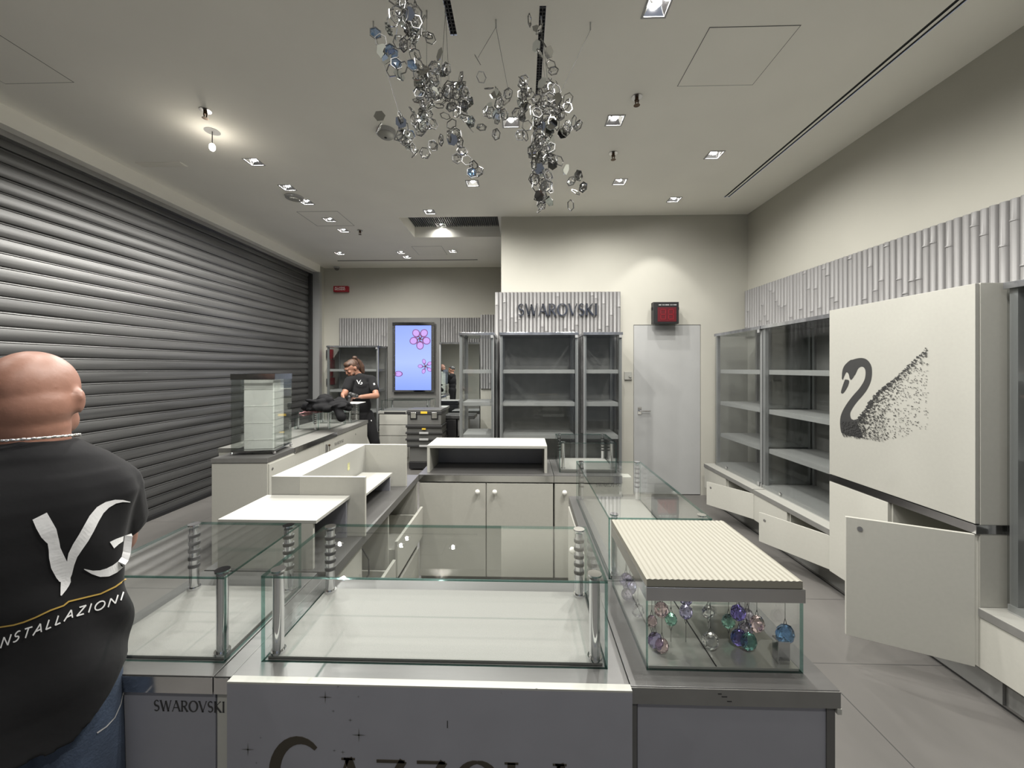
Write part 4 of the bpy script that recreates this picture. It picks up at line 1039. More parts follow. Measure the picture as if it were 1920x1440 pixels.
# white riser boxes
def riser(label, x0, y0, x1, y1, z0, z1, open_side, th=.012):
    t = Thing('riser_box', label, 'display riser', ((x0+x1)/2, (y0+y1)/2, z0))
    t.part('top', MB().box(x0, y0, z1-th, x1, y1, z1), 'bright', bevel=.001)
    W_ = {'left': (x0, y0, x0+th, y1), 'right': (x1-th, y0, x1, y1), 'front': (x0+th, y0, x1-th, y0+th), 'back': (x0+th, y1-th, x1-th, y1)}
    for k, q in W_.items():
        if k == open_side: continue
        q = list(q)
        t.part(k+'_panel' if k in ('front', 'back') else 'side_panel', MB().box(q[0], q[1], z0, q[2], q[3], z1-th), 'white' if k != 'back' else 'shadedwhite')
    return t
riser('white riser box with broad top behind the left glass case', -1.082, 1.335, -.727, 1.600, ZT, 1.023, 'right')
riser('long white open-fronted riser box on the back counter', -.65, 2.60, .165, 2.895, ZT, 1.033, 'front', .018)
riser('small white riser inside the L-shaped white screen', -.955+.02, 1.66, -.757, 2.216, ZT, .952, 'right')
# hutch
t = Thing('white_hutch', 'white counter screen with thick left wall and end panels', 'counter screen', (-1.0, 1.95, ZT))
t.part('left_wall', MB().box(-1.066, 1.603, ZT, -.945, 2.305, 1.10), 'bright', bevel=.001)
t.part('front_panel', MB().box(-.945, 1.603, ZT, -.664, 1.617, 1.10), 'white', bevel=.001)
t.part('rear_panel', MB().box(-.945, 2.285, ZT, -.698, 2.305, 1.10), 'white', bevel=.001)
o = t.part('tape_mark', MB().box(-.9449, 2.05, 1.005, -.9442, 2.075, 1.045), 'tape', label='yellow tape smear')
# left run behind the front block
t = Thing('display_counter', 'left counter run with grey top and opened drawers facing the island centre', 'counter', (-.9, 1.95, 0))
t.part('body', MB().box(-1.11, 1.325, .10, -.90, 2.53, .81), 'white'); t.part('plinth', MB().box(-1.08, 1.34, 0, -.76, 2.52, .10), 'skirt')
t.part('top', MB().prism([(-1.12, 1.322), (-.668, 1.322), (-.690, 2.538), (-1.12, 2.538)], .812, ZT), 'grey', bevel=.001)
for y_ in (1.325, 1.62, 1.98, 2.52): t.part('divider', MB().box(-.90, y_, .10, -.70, y_+.015, .81), 'white')
t.part('side_door', MB().box(-.70, 1.33, .11, -.684, 1.62, .80), 'white', bevel=.002)
for k, (ya, yb, zz, xo) in enumerate(((2.0, 2.51, .60, -.655), (1.65, 1.97, .52, -.655), (1.65, 1.97, .33, -.67), (2.0, 2.51, .33, -.68))):
    dr = t.part('drawer', MB().box(xo-.016, ya, zz-.14, xo, yb, zz+.05), 'white', bevel=.002)
    mb = MB().box(-.89, ya+.015, zz-.13, xo-.016, yb-.015, zz-.118); mb.box(-.89, ya+.012, zz-.118, xo-.016, ya+.024, zz+.0); mb.box(-.89, yb-.024, zz-.118, xo-.016, yb-.012, zz)
    t.part('drawer_tray', mb, 'white', under=dr)
mb = MB().tube([(-.675, 1.60, .80), (-.66, 1.63, .74), (-.655, 1.62, .68), (-.68, 1.58, .65)], .003); t.part('cable', mb, 'dark')
# back counter
def back_block(label, x0, x1, y0, y1, doors, knobs, band='brushed', text=None):
    t = Thing('display_counter', label, 'counter', ((x0+x1)/2, (y0+y1)/2, 0))
    t.part('body', MB().box(x0+.002, y0+.02, .17, x1-.002, y1, .80), 'white'); t.part('kickboard', MB().box(x0, y0+.07, 0, x1, y0+.09, .17), 'skirt')
    t.part('top', MB().box(x0, y0, .802, x1, y1, ZT), 'grey', bevel=.001)
    t.part('front_band', MB().box(x0, y0-.003, .805, x1, y0, .847), band)
    for i, (a_, b_) in enumerate(zip(doors, doors[1:])):
        dr = t.part('door', MB().box(a_+.003, y0, .175, b_-.003, y0+.018, .795), 'white', bevel=.002)
        for kx in knobs:
            if a_ < kx < b_:
                o = t.part('knob', MB().ball((kx, y0-.024, .745), (.0165, .014, .0165), 16, 10), 'knob', smooth=True, under=dr)
                t.part('knob_stem', MB().cyl((kx, y0-.012, .745), (kx, y0, .745), .008), 'chrome', under=dr)
    return t
yb0 = 2.545
kp = [P(px, 910, Y=yb0).x for px in (896, 928, 1058)]
d1 = P(911.5, 950, Y=yb0).x
back_block('back counter block with two knobbed white doors', -.695, .205, yb0, 2.99, (-.69, d1, .203), kp)
t = back_block('narrow back counter block with one knob under the small glass case', .208, .655, yb0, 2.99, (.209, .385), kp)
t.part('name_panel', MB().box(.39, yb0, .175, .655, yb0+.018, .795), 'white')
pa = P(1117, 912, Y=yb0); pb = P(1165, 912, Y=yb0)
t.part('lettering', sw_text(pa.x, pb.x, yb0, pa.z, .026), 'edge')
glass_case('small clear glass case at the back of the island', .250, 2.62, .635, 2.97, ZT, 1.048, deckz=.02)
t.part('ledge_tab', MB().box(.655, yb0+.02, ZT-.03, .72, yb0+.10, ZT-.012), 'bright')

# ================================================================== THE CRYSTAL CHANDELIER
def chandelier():
    rnd = random.Random(21); R_ = .026
    R_ = .0285
    t = Thing('crystal_chandelier', 'large hanging cloud of crystal hexagons, mirror plates and thin wires below the ceiling', 'chandelier', (-.25, 1.9, ZC))
    def hexring(r, ri, d_):
        mb = MB(); v = []
        for k in range(6):
            a_ = PI/3*k+PI/6
            for rr, y_ in ((r, -d_), (r, d_), (ri, d_), (ri, -d_)): v.append((math.cos(a_)*rr, y_, math.sin(a_)*rr))
        f = []
        for k in range(6):
            a_ = 4*k; b_ = 4*((k+1) % 6)
            f += [(a_, a_+1, b_+1, b_), (a_+1, a_+2, b_+2, b_+1), (a_+2, a_+3, b_+3, b_+2), (a_+3, a_, b_, b_+3)]
        return mb.add(v, f)
    def gem(mb, r, d_, mi):
        v = [(0, -d_, 0), (0, d_, 0)]
        for k in range(12):
            a_ = PI/6*k; v.append((math.cos(a_)*r*(1 if k % 2 else .9), 0, math.sin(a_)*r*(1 if k % 2 else .9)))
        for s_ in (-1, 1):
            for k in range(6): a_ = PI/3*k+.26; v.append((math.cos(a_)*r*.5, s_*d_*.85, math.sin(a_)*r*.5))
        f = []
        for k in range(12):
            a_ = 2+k; b_ = 2+(k+1) % 12
            for q in (0, 1):
                i0 = 14+6*q+(k//2) % 6; i1 = 14+6*q+((k+1)//2) % 6
                if i0 == i1: f.append((a_, b_, i0) if q else (b_, a_, i0))
                else: f.append((a_, b_, i1, i0) if q else (b_, a_, i0, i1))
        for k in range(6):
            for q in (0, 1): i0 = 14+6*q+k; i1 = 14+6*q+(k+1) % 6; f.append((i0, i1, q) if q else (i1, i0, q))
        return mb.add(v, f, mi)
    ring = hexring(R_, R_*.86, .0018).mesh('hexagon_link'); ring.materials.append(M['linkmetal'])
    def gm(name, gmat):
        mb = hexring(R_, R_*.86, .0022); gem(mb, R_*.84, .007, 1); me = mb.mesh(name); me.materials.append(M['linkmetal']); me.materials.append(M[gmat])
        for p, i in zip(me.polygons, mb.m): p.material_index = i
        return me
    cry = gm('crystal_link', 'crystal'); blu = gm('crystal_link', 'bluecrystal')
    mb = MB(); v = [(math.cos(PI/3*k+PI/6)*R_, s_*.0012, math.sin(PI/3*k+PI/6)*R_) for s_ in (-1, 1) for k in range(6)]
    mb.add(v, [tuple(range(6)), tuple(range(11, 5, -1))]+[(k, k+6, (k+1) % 6+6, (k+1) % 6) for k in range(6)]); pl = mb.mesh('mirror_plate'); pl.materials.append(M['mirror']); pl2 = mb.mesh('mirror_plate'); pl2.materials.append(M['mirror2'])
    places = []
    def Q3(px, py, Y): return P(px, py, Y=Y)
    def chain(pts, Y, kinds=None, jy=.03):
        L_ = [Q3(x_, y_, Y) for x_, y_ in pts]
        for a_, b_ in zip(L_, L_[1:]):
            n = max(1, int((b_-a_).length/(R_*1.72)))
            for k in range(n): p = a_+(b_-a_)*(k/n); places.append((p+Vector((rnd.uniform(-.003, .003), rnd.uniform(-jy, jy), rnd.uniform(-.003, .003))), kinds))
        places.append((L_[-1], kinds))
    def blob(cx, cy, rx, ry, Y, n, kinds=None):
        for k in range(n):
            a_ = rnd.random()*2*PI; q = math.sqrt(rnd.random()); p = Q3(cx+math.cos(a_)*rx*q, cy+math.sin(a_)*ry*q, Y); p.y += rnd.uniform(-.09, .09); places.append((p, kinds))
    yl = 1.72
    blob(765, 26, 24, 26, yl, 26); blob(752, 55, 14, 14, yl, 7)
    for x_, y_, k_ in ((704, 62, 'b'), (717, 96, 'p'), (725, 110, 'p'), (731, 93, 'b'), (743, 119, 'b'), (735, 132, 'r'), (749, 141, 'p'), (773, 122, 'b'), (748, 79, 'c'), (742, 64, 'p'), (729, 55, 'p'), (714, 76, 'r'), (737, 100, 'b'), (757, 84, 'c'), (786, 120, 'c'), (755, 127, 'r')):
        places.append((Q3(x_, y_, yl), k_))
    chain([(799, 61), (808, 80), (824, 102)], 1.8)
    blob(797, 152, 24, 24, 1.85, 22); blob(805, 190, 28, 18, 1.88, 17); blob(843, 166, 30, 24, 1.92, 24); blob(862, 192, 20, 28, 1.92, 18); blob(796, 205, 14, 12, 1.9, 5)
    chain([(894, 108), (901, 138), (915, 158), (932, 165), (935, 182)], 1.95); blob(925, 205, 15, 20, 1.95, 10); chain([(953, 169), (948, 190), (946, 216), (968, 208), (984, 196)], 1.95)
    chain([(873, 216), (884, 232), (882, 246), (902, 235), (929, 245), (932, 215)], 1.95)
    chain([(716, 225), (710, 240)], 1.9); blob(757, 248, 14, 14, 1.9, 11); chain([(757, 240), (775, 226), (795, 222), (812, 232)], 1.9); blob(786, 228, 16, 10, 1.9, 6)
    chain([(765, 262), (773, 276), (780, 292), (797, 285), (812, 272), (828, 262), (841, 257), (848, 262)], 1.9); blob(850, 244, 12, 10, 1.92, 6)
    chain([(864, 271), (866, 284), (859, 299), (875, 303), (888, 312)], 1.92); places.append((Q3(884, 324, 1.92), 'b')); places.append((Q3(897, 322, 1.92), 'c'))
    yr = 1.98
    chain([(994, 39), (1007, 52), (1010, 64), (1005, 82), (1020, 85), (1012, 103), (1030, 101), (1034, 117), (1038, 135), (1037, 152)], yr)
    blob(986, 169, 10, 10, yr, 6); blob(981, 195, 14, 12, yr, 9); blob(1022, 172, 18, 14, yr, 9); blob(1028, 200, 28, 24, yr, 26); blob(1020, 242, 26, 20, yr, 24); blob(1018, 277, 24, 19, yr, 23); blob(1014, 315, 20, 20, yr, 18)
    blob(1016, 350, 15, 17, yr, 15); blob(1019, 380, 12, 9, yr, 7); blob(1060, 205, 12, 9, yr, 5); blob(1062, 234, 14, 8, yr, 6); chain([(1060, 236), (1075, 234), (1084, 235)], yr)
    chain([(1035, 312), (1048, 306), (1060, 321), (1072, 341), (1083, 331), (1095, 347), (1078, 362), (1070, 385)], yr); chain([(984, 257), (975, 252), (988, 236)], yr)
    cnt = dict(r=0, c=0, p=0); extra = dict(r=MB(), c=MB(), p=MB())
    nm = dict(r=('hexagon_link', ring), c=('crystal_link', cry), p=('mirror_plate', pl), b=('crystal_link', blu))
    order = sorted(places, key=lambda q: (q[1] != 'b', rnd.random()))
    for p, k in order:
        k = k or rnd.choices('rcp', (.26, .48, .26))[0]
        tilt = Matrix.Rotation(rnd.uniform(-PI, PI)*.42, 4, 'Z') @ Matrix.Rotation(rnd.gauss(0, .45), 4, 'X') @ Matrix.Rotation(rnd.uniform(0, PI/3), 4, 'Y')
        if k == 'b': tilt = Matrix.Rotation(.25+rnd.uniform(-.2, .2), 4, 'Z')
        if p.z > ZC-.04: p.z = ZC-.04-rnd.random()*.05
        kk = 'c' if k == 'b' else k; cnt[kk] += 1; name, me = nm[k]
        if cnt[kk] <= 100:
            if k == 'p' and rnd.random() < .55: me = pl2
            o = bpy.data.objects.new(name, me); C.objects.link(o); o.parent = t.e; o.matrix_local = Matrix.Translation(p-Vector(t.off)) @ tilt
            if k == 'b': o['label'] = 'bluish crystal hexagon'
        else:
            mx = Matrix.Translation(p) @ tilt; extra[kk].add([mx @ v_.co for v_ in me.vertices], [tuple(q.vertices) for q in me.polygons], [q.material_index for q in me.polygons])
    for k, mats_ in (('r', ['linkmetal']), ('c', ['linkmetal', 'crystal']), ('p', ['mirror'])):
        if extra[k].v: o = t.part(nm[k][0]+'_cluster', extra[k], mats_); o['kind'] = 'stuff'
    def wire(a_, b_): t.part('suspension_wire', MB().cyl(a_, b_, .0011, n=5), 'wire')
    for (cx, cy), ends in (((930, 37), ((896, 108, 1.95), (953, 169, 1.95))), ((1107, 42), ((1048, 180, yr),)), ((835, 10), ((842, 150, 1.92), (826, 160, 1.9))), ((1015, 30), ((1022, 170, yr), (1030, 180, yr))), ((700, 40), ((757, 240, 1.9),)), ((800, 20), ((800, 140, 1.85),))):
        c_ = P(cx, cy, z=ZC); c_.y = max(c_.y, 1.7)
        t.part('ceiling_anchor', MB().cyl((c_.x, c_.y, ZC), (c_.x, c_.y, ZC-.04), .004, n=8), 'steel')
        for e_ in ends: wire(Vector((c_.x, c_.y, ZC-.04)), Q3(e_[0], e_[1], e_[2]))
chandelier()

# ================================================================== PEOPLE
def remesh(name, mb, m_, parent, off, voxel=.006, smooth=6, under=None):
    o = build(name, mb, m_, None, (0, 0, 0)); r = o.modifiers.new('r', 'REMESH'); r.mode = 'VOXEL'; r.voxel_size = voxel
    s_ = o.modifiers.new('s', 'SMOOTH'); s_.factor = .6; s_.iterations = smooth
    dg = bpy.context.evaluated_depsgraph_get(); me = bpy.data.meshes.new_from_object(o.evaluated_get(dg)); o.modifiers.clear(); old = o.data
    me.name = name; me.transform(Matrix.Translation(-Vector(off))); o.data = me; bpy.data.meshes.remove(old)
    for p in me.polygons: p.use_smooth = True
    o.parent = under or parent; return o
def head(mb, c, yaw=0, pitch=0, roll=0, s=1.0):
    """c = head centre; faces local -y turned by yaw; pitch>0 looks down"""
    Rm = Matrix.Rotation(yaw, 3, 'Z') @ Matrix.Rotation(pitch, 3, 'X') @ Matrix.Rotation(roll, 3, 'Y'); c = Vector(c)
    def b(p, r): mb.ball(c+Rm @ (Vector(p)*s), tuple(q*s for q in r), 20, 14, rot=Rm)
    b((0, .012, .022), (.075, .094, .088)); b((0, .030, .0), (.070, .072, .080)); b((0, -.030, -.030), (.058, .060, .070)); b((0, -.052, -.085), (.034, .036, .030))
    b((.030, -.045, -.062), (.026, .040, .034)); b((-.030, -.045, -.062), (.026, .040, .034))
    b((0, -.092, -.018), (.012, .018, .024)); b((0, -.104, -.034), (.015, .013, .011)); b((0, -.080, .028), (.045, .018, .012)); b((0, -.090, -.062), (.024, .010, .008)); b((0, -.087, -.074), (.020, .012, .009))
    for q in (-1, 1):
        b((q*.079, .012, -.012), (.009, .019, .032)); b((q*.083, .020, -.002), (.008, .012, .018)); b((q*.036, -.072, -.018), (.022, .016, .018))
    return Rm
def hand(mb, w, d_, n_, side=1, curl=.5, s=1.0):
    """w wrist, d_ direction of the fingers, n_ palm normal (curl towards it)"""
    w = Vector(w); d_ = Vector(d_).normalized(); n_ = Vector(n_); n_ = (n_-d_*n_.dot(d_)).normalized(); x_ = d_.cross(n_)*side
    Rm = Matrix((x_, n_, d_)).transposed()
    mb.ball(w+d_*.048*s, (.040*s, .015*s, .050*s), 16, 10, rot=Rm); mb.ball(w+d_*.02*s, (.028*s, .018*s, .032*s), 14, 8, rot=Rm)
    for k, (o_, L_) in enumerate(((-.030, .070), (-.010, .080), (.010, .075), (.029, .058))):
        p = w+d_*.088*s+x_*o_*s; dd = (d_+x_*o_*1.5).normalized(); cc = curl*(1+.12*k)
        for j, (fr, r) in enumerate(((.45, .0088), (.32, .0080), (.23, .0072))):
            an = cc*(j+.55); v_ = (dd*math.cos(an)+n_*math.sin(an)); q = p+v_*L_*fr*s; mb.cap(p, r*s, q, r*.93*s, 9); p = q
    p = w+d_*.028*s-x_*.030*s+n_*.006*s; v_ = (d_*.70-x_*.55+n_*.40*curl*1.5).normalized(); q = p+v_*.038*s; mb.cap(p, .0125*s, q, .0100*s, 9)
    v_ = (d_*.86-x_*.15+n_*.45*curl*1.5).normalized(); mb.cap(q, .0098*s, q+v_*.030*s, .0085*s, 9)
def figure(name, label, J, shirt, trousers, sleeve='short', hair=None, voxel=.007, skinm='skin2', base=None, hw=1.0, shoe='black', belly=0, kind='person'):
    """J: joints in room metres"""
    base = base or ((J['hipL'][0]+J['hipR'][0])/2, (J['hipL'][1]+J['hipR'][1])/2, 0)
    t = Thing(name, label, 'person', base); V = {k: Vector(v) for k, v in J.items() if not isinstance(v, (int, float))}
    body = MB(); sh = MB(); tr = MB(); so = MB()
    Rm = head(body, V['head'], J.get('yaw', 0), J.get('pitch', 0), J.get('roll', 0))
    body.cap(V['neck'], .060, V['head']+(V['neck']-V['head'])*.25, .052)
    mid = (V['shL']+V['shR'])/2; hip = (V['hipL']+V['hipR'])/2
    ax = (V['shR']-V['shL']).normalized(); fw = ax.cross(Vector((0, 0, 1))); fw.normalize(); Rt = Matrix((ax, fw, ax.cross(fw))).transposed()
    ch = mid.lerp(hip, .32); wa = mid.lerp(hip, .68); sw_ = (V['shR']-V['shL']).length
    for mbx, g in ((body, -.008), (sh, .008)):
        mbx.ball(ch, (sw_*.50+g, .112+g, .17), 24, 14, rot=Rt); mbx.ball(wa, (sw_*.43+g, .100+g+belly, .16), 24, 14, rot=Rt); mbx.cap(V['neck'].lerp(mid, .6), .075+g, mid.lerp(ch, .5), .10+g)
        mbx.ball(hip.lerp(wa, .25), (sw_*.42+g, .102+g+belly*.6, .13), 24, 14, rot=Rt)
        for s_ in ('L', 'R'): mbx.cap(V['neck'].lerp(V['sh'+s_], .35)+Vector((0, 0, -.015)), .058+g, V['sh'+s_], .056+g)
    for s_ in ('L', 'R'):
        a_, b_, c_ = V['sh'+s_], V['el'+s_], V['wr'+s_]
        body.cap(a_, .050, b_, .040); body.cap(b_, .041, b_.lerp(c_, .35), .040); body.cap(b_.lerp(c_, .35), .040, c_, .026)
        dh = V.get('hd'+s_, (c_-b_)); hand(body, c_, dh if dh.length < 1.01 and 'hd'+s_ in V else (c_-b_), V.get('pn'+s_, Vector((0, 0, -1))), 1 if s_ == 'L' else -1, J.get('curl', .55))
        if sleeve == 'short': sh.cap(a_, .062, a_.lerp(b_, .62), .058)
        else: sh.cap(a_, .062, b_, .052); sh.cap(b_, .052, c_, .038)
        h_, k_, f_ = V['hip'+s_], V['kn'+s_], V['an'+s_]
        body.cap(h_, .080, k_, .052); body.cap(k_, .052, f_, .036)
        tr.cap(h_+Vector((0, 0, .02)), .098, k_, .070); tr.cap(k_, .070, f_+Vector((0, 0, .02)), .056)
        toe = f_+Vector(V['toe'])*.17; toe.z = .04
        so.cap(Vector((f_.x, f_.y, .055)), .048, toe, .040); so.cap(Vector((f_.x, f_.y, .045)), .042, toe, .036)
    tr.ball(hip+Vector((0, 0, .01)), (sw_*.42, .115+belly*.5, .13), 24, 12, rot=Rt)
    B = remesh('body', body, skinm, t.e, t.off, voxel)
    S1 = remesh('t_shirt' if sleeve == 'short' else 'jacket', sh, shirt, t.e, t.off, voxel*1.1, 5)
    T1 = remesh('trousers', tr, trousers, t.e, t.off, voxel*1.2, 4)
    remesh('shoes', so, shoe, t.e, t.off, voxel*1.1, 3)
    return t, B, S1, T1, Rm, V

# --- long-haired man behind the long counter
def G2(px, py, Y): return tuple(P(px, py, Y=Y))
J = dict(head=G2(659, 690, 5.36), yaw=-.62, pitch=.55, roll=0.05, neck=G2(673, 706, 5.44), shL=G2(655, 714, 5.30), shR=G2(697, 712, 5.46), elL=G2(646, 738, 5.16), elR=G2(706, 742, 5.30),
         wrL=G2(642.5, 741, 5.02), wrR=G2(677, 744, 5.10), hdL=(.25, -.45, -.75), pnL=(.6, .6, -.3), hdR=(-.95, -.25, -.05), pnR=(-.1, -.3, -.95), curl=.55,
         hipL=G2(667, 782, 5.42), hipR=G2(688, 782, 5.50), knL=(-2.30, 5.40, .50), knR=(-2.12, 5.46, .50), anL=(-2.29, 5.48, .09), anR=(-2.08, 5.52, .09), toe=(-.35, -.93, 0))
t, B, S1, T1, Rm, V = figure('person', 'long-haired man in black t-shirt leaning over the far end of the long counter', J, 'fabric', 'fabric')
hc = V['head']
def hb(mb, p, r): mb.ball(hc+Rm @ Vector(p), r, 18, 12, rot=Rm)
mb = MB(); hb(mb, (0, .030, .036), (.080, .088, .082)); hb(mb, (0, -.028, .075), (.064, .050, .040)); hb(mb, (.05, .03, .0), (.034, .045, .045)); hb(mb, (-.05, .03, .0), (.034, .045, .045)); hb(mb, (0, .07, -.02), (.06, .045, .06))
hair_ = remesh('hair', mb, 'hair', t.e, t.off, .007, 3)
mb = MB(); pk = G2(665, 671, 5.42); mb.ball(pk, (.036, .036, .030), 14, 10)
pts = [G2(667, 674, 5.44), G2(673, 680, 5.50), G2(677, 688, 5.53), G2(680, 697, 5.54)]
for (a_, ra), (b_, rb) in zip(list(zip(pts, (.030, .044, .050, .034))), list(zip(pts, (.030, .044, .050, .034)))[1:]): mb.cap(a_, ra, b_, rb)
remesh('ponytail', mb, 'hair', t.e, t.off, .008, 3, under=hair_)
mb = MB(); hb(mb, (0, -.064, -.078), (.040, .034, .030)); hb(mb, (.040, -.035, -.070), (.022, .034, .024)); hb(mb, (-.040, -.035, -.070), (.022, .034, .024)); remesh('beard', mb, 'hair', t.e, t.off, .006, 2)
for s_ in (-1, 1):
    mb = MB(); hb(mb, (s_*.032, -.088, .016), (.019, .006, .005)); t.part('eyebrow', mb, 'hair', smooth=True)
    mb = MB(); hb(mb, (s_*.031, -.082, -.006), (.011, .010, .008)); eo = t.part('eye', mb, 'skin2', smooth=True); mb = MB(); hb(mb, (s_*.031, -.0915, -.009), (.005, .002, .004)); t.part('iris', mb, 'ink', under=eo)
# prints: cast on the cloth along the line from the viewer
def caster(obj, off):
    me = obj.data; bv = BVHTree.FromPolygons([v.co+Vector(off) for v in me.vertices], [tuple(p.vertices) for p in me.polygons])
    def to3(px, py, d_):
        o_ = Vector((0, 0, H)); r_ = (P(px, py, Y=1)-o_).normalized(); hit = bv.ray_cast(o_, r_)
        if hit[0] is None: q = o_+r_*to3.last
        else: q = hit[0]; to3.last = (q-o_).length
        return q-r_*(to3.eps+d_)
    to3.last = 1; to3.eps = .002; return to3
c3 = caster(S1, t.off); c3.eps = .004
mb = MB()
for st in ([(669, 712.5, 1.3), (671, 716, 1.2), (672.6, 720, .6)], [(677, 712.3, .4), (674.6, 715, 1.0), (672.8, 720, .8)], [(679, 717, 1.0), (676.8, 717, .6)], [(679, 717, 1.0), (678.6, 719.6, 1.0), (676.6, 720.4, .9), (674.8, 719.8, .4)]): ribbon(mb, st, c3, .002, 2)
t.part('chest_logo', mb, 'print', under=S1)
mb = MB(); ribbon(mb, [(701, 718.5, 2.6), (702.2, 721.5, 3.0)], c3, .002, 2); t.part('sleeve_logo', mb, 'print', under=S1)
c3 = caster(T1, t.off); c3.eps = .004; mb = MB(); ribbon(mb, [(696, 787.5, 1.8), (696.5, 790, .8)], c3, .002, 2); t.part('trouser_logo', mb, 'print', under=T1)
# tool in his hand, papers, jacket, pink paper
q = P(661, 742, Y=5.02); r_ = P(655, 750, Y=4.98)
tt = Thing('power_tool', 'dark compact hand tool held by the long-haired man', 'tool', tuple(q))
mb = MB().cap(q+Vector((-.03, 0, .02)), .030, q+Vector((.045, .02, -.005)), .026); tt.part('tool_body', mb, 'boxdark', smooth=True)
tt.part('battery', MB().cap(q+Vector((-.035, 0, .01)), .026, q+Vector((-.05, -.01, -.06)), .030), 'black', smooth=True)
ctop = 1.085+.010
a_ = P(651, 757.5, z=ctop+.004)
solo('paper_sheet', MB().box(-2.50, 4.93, ctop, -2.13, 5.16, ctop+.008), 'paper', 'white papers lying on the farthest glass case of the long counter', 'paper', loc=(-2.3, 5.0, ctop))
mb = MB(); mb.box(-2.46, 4.98, ctop+.010, -2.30, 5.10, ctop+.024); solo('tablet', mb, 'boxdark', 'small dark flat device lying on the white papers', 'tablet', loc=(-2.3, 5.0, ctop+.01), bevel=.004)
mb = MB(); rnd = random.Random(4); jc = P(617, 762, z=1.12)
for k in range(44):
    jx = rnd.uniform(-.21, .21)
    mb.ball((jc.x+jx, jc.y-.05+rnd.uniform(-.10, .14), 1.10+rnd.random()*.13*(1-(jx/.24)**2)), (rnd.uniform(.05, .10), rnd.uniform(.04, .08), rnd.uniform(.018, .045)), 12, 8, rot=Matrix.Rotation(rnd.uniform(0, 3), 3, 'Z') @ Matrix.Rotation(rnd.uniform(-.5, .5), 3, 'X'))
mb.cap((jc.x+.17, jc.y-.14, 1.10), .045, (jc.x+.24, jc.y-.20, 1.02), .05); mb.cap((jc.x-.05, jc.y, 1.16), .03, (jc.x+.08, jc.y+.03, 1.17), .035)
o = remesh('jacket', mb, 'jacket', None, (jc.x, jc.y, 1.06), .009, 2); o.location = (jc.x, jc.y, 1.06); tag(o, 'crumpled black jacket heaped on the glass cases before the long-haired man', 'jacket')
mb = MB(); pc = P(585, 773, z=1.06); n = 9; v = []
for j in range(n):
    for i in range(n): v.append((pc.x-.10+.20*i/(n-1)+rnd.uniform(-.006, .006), pc.y-.08+.15*j/(n-1)+rnd.uniform(-.006, .006), 1.056+rnd.random()*.030*(1 if 0 < i < n-1 else .3)))
o = solo('crumpled_paper', mb.add(v, [(j*n+i, j*n+i+1, j*n+n+i+1, j*n+n+i) for j in range(n-1) for i in range(n-1)]), 'pink', 'crumpled pinkish paper on the middle glass case of the long counter', 'paper', loc=(pc.x, pc.y, 1.055))
sm = o.modifiers.new('thick', 'SOLIDIFY'); sm.thickness = .0015

# --- bald man in the foreground, seen from behind (he faces away to the left)
YB = .785
cx = P(60, 900, Y=YB).x; k_ = YB/F; TB = math.radians(38)
def zy(py): return H-(py-HY)*k_
RB = Matrix.Rotation(TB, 3, 'Z'); CB = Vector((cx, YB, 0)); DB = math.hypot(cx, YB)
def hwp(px): return DB*(math.atan((960-60)/F)-math.atan((960-px)/F))
def turn(mb):
    mb.v = [CB+RB @ Vector((p.x, p.y, 0))+Vector((0, 0, p.z)) for p in mb.v]; return mb
t = Thing('person', 'bald man in black t-shirt and jeans seen from behind at the left', 'person', (cx, YB, 0))
body = MB()
head(body, (0, .022, 1.497), PI-.15, .05, 0, .90)
body.ball((0, -.010, 1.480), (.064, .064, .066), 22, 14); body.ball((0, -.006, 1.435), (.058, .058, .045), 20, 12)
body.cap((0, -.008, 1.34), .060, (0, .0, 1.44), .056)
for s_ in (-1, 1):
    sh_, el, wr = Vector((s_*.118, .01, 1.29)), Vector((s_*.105, .13, 1.12)), Vector((s_*.05, .26, 1.16))
    body.cap(sh_, .044, el, .040); body.cap(el, .040, el.lerp(wr, .4), .038); body.cap(el.lerp(wr, .4), .038, wr, .026)
    hand(body, wr, (-s_*.35, .85, .25), (-s_*.9, 0, -.3), 1 if s_ < 0 else -1, .6, .92)
    body.cap((s_*.06, 0, .88), .050, (s_*.08, -.01, .50), .045); body.cap((s_*.08, -.01, .50), .050, (s_*.085, -.03, .10), .038)
body.ball((0, 0, 1.16), (.115, .070, .20), 24, 14); body.ball((0, 0, .95), (.100, .060, .14), 24, 12)
remesh('body', turn(body), 'skin', t.e, t.off, .005, 8)
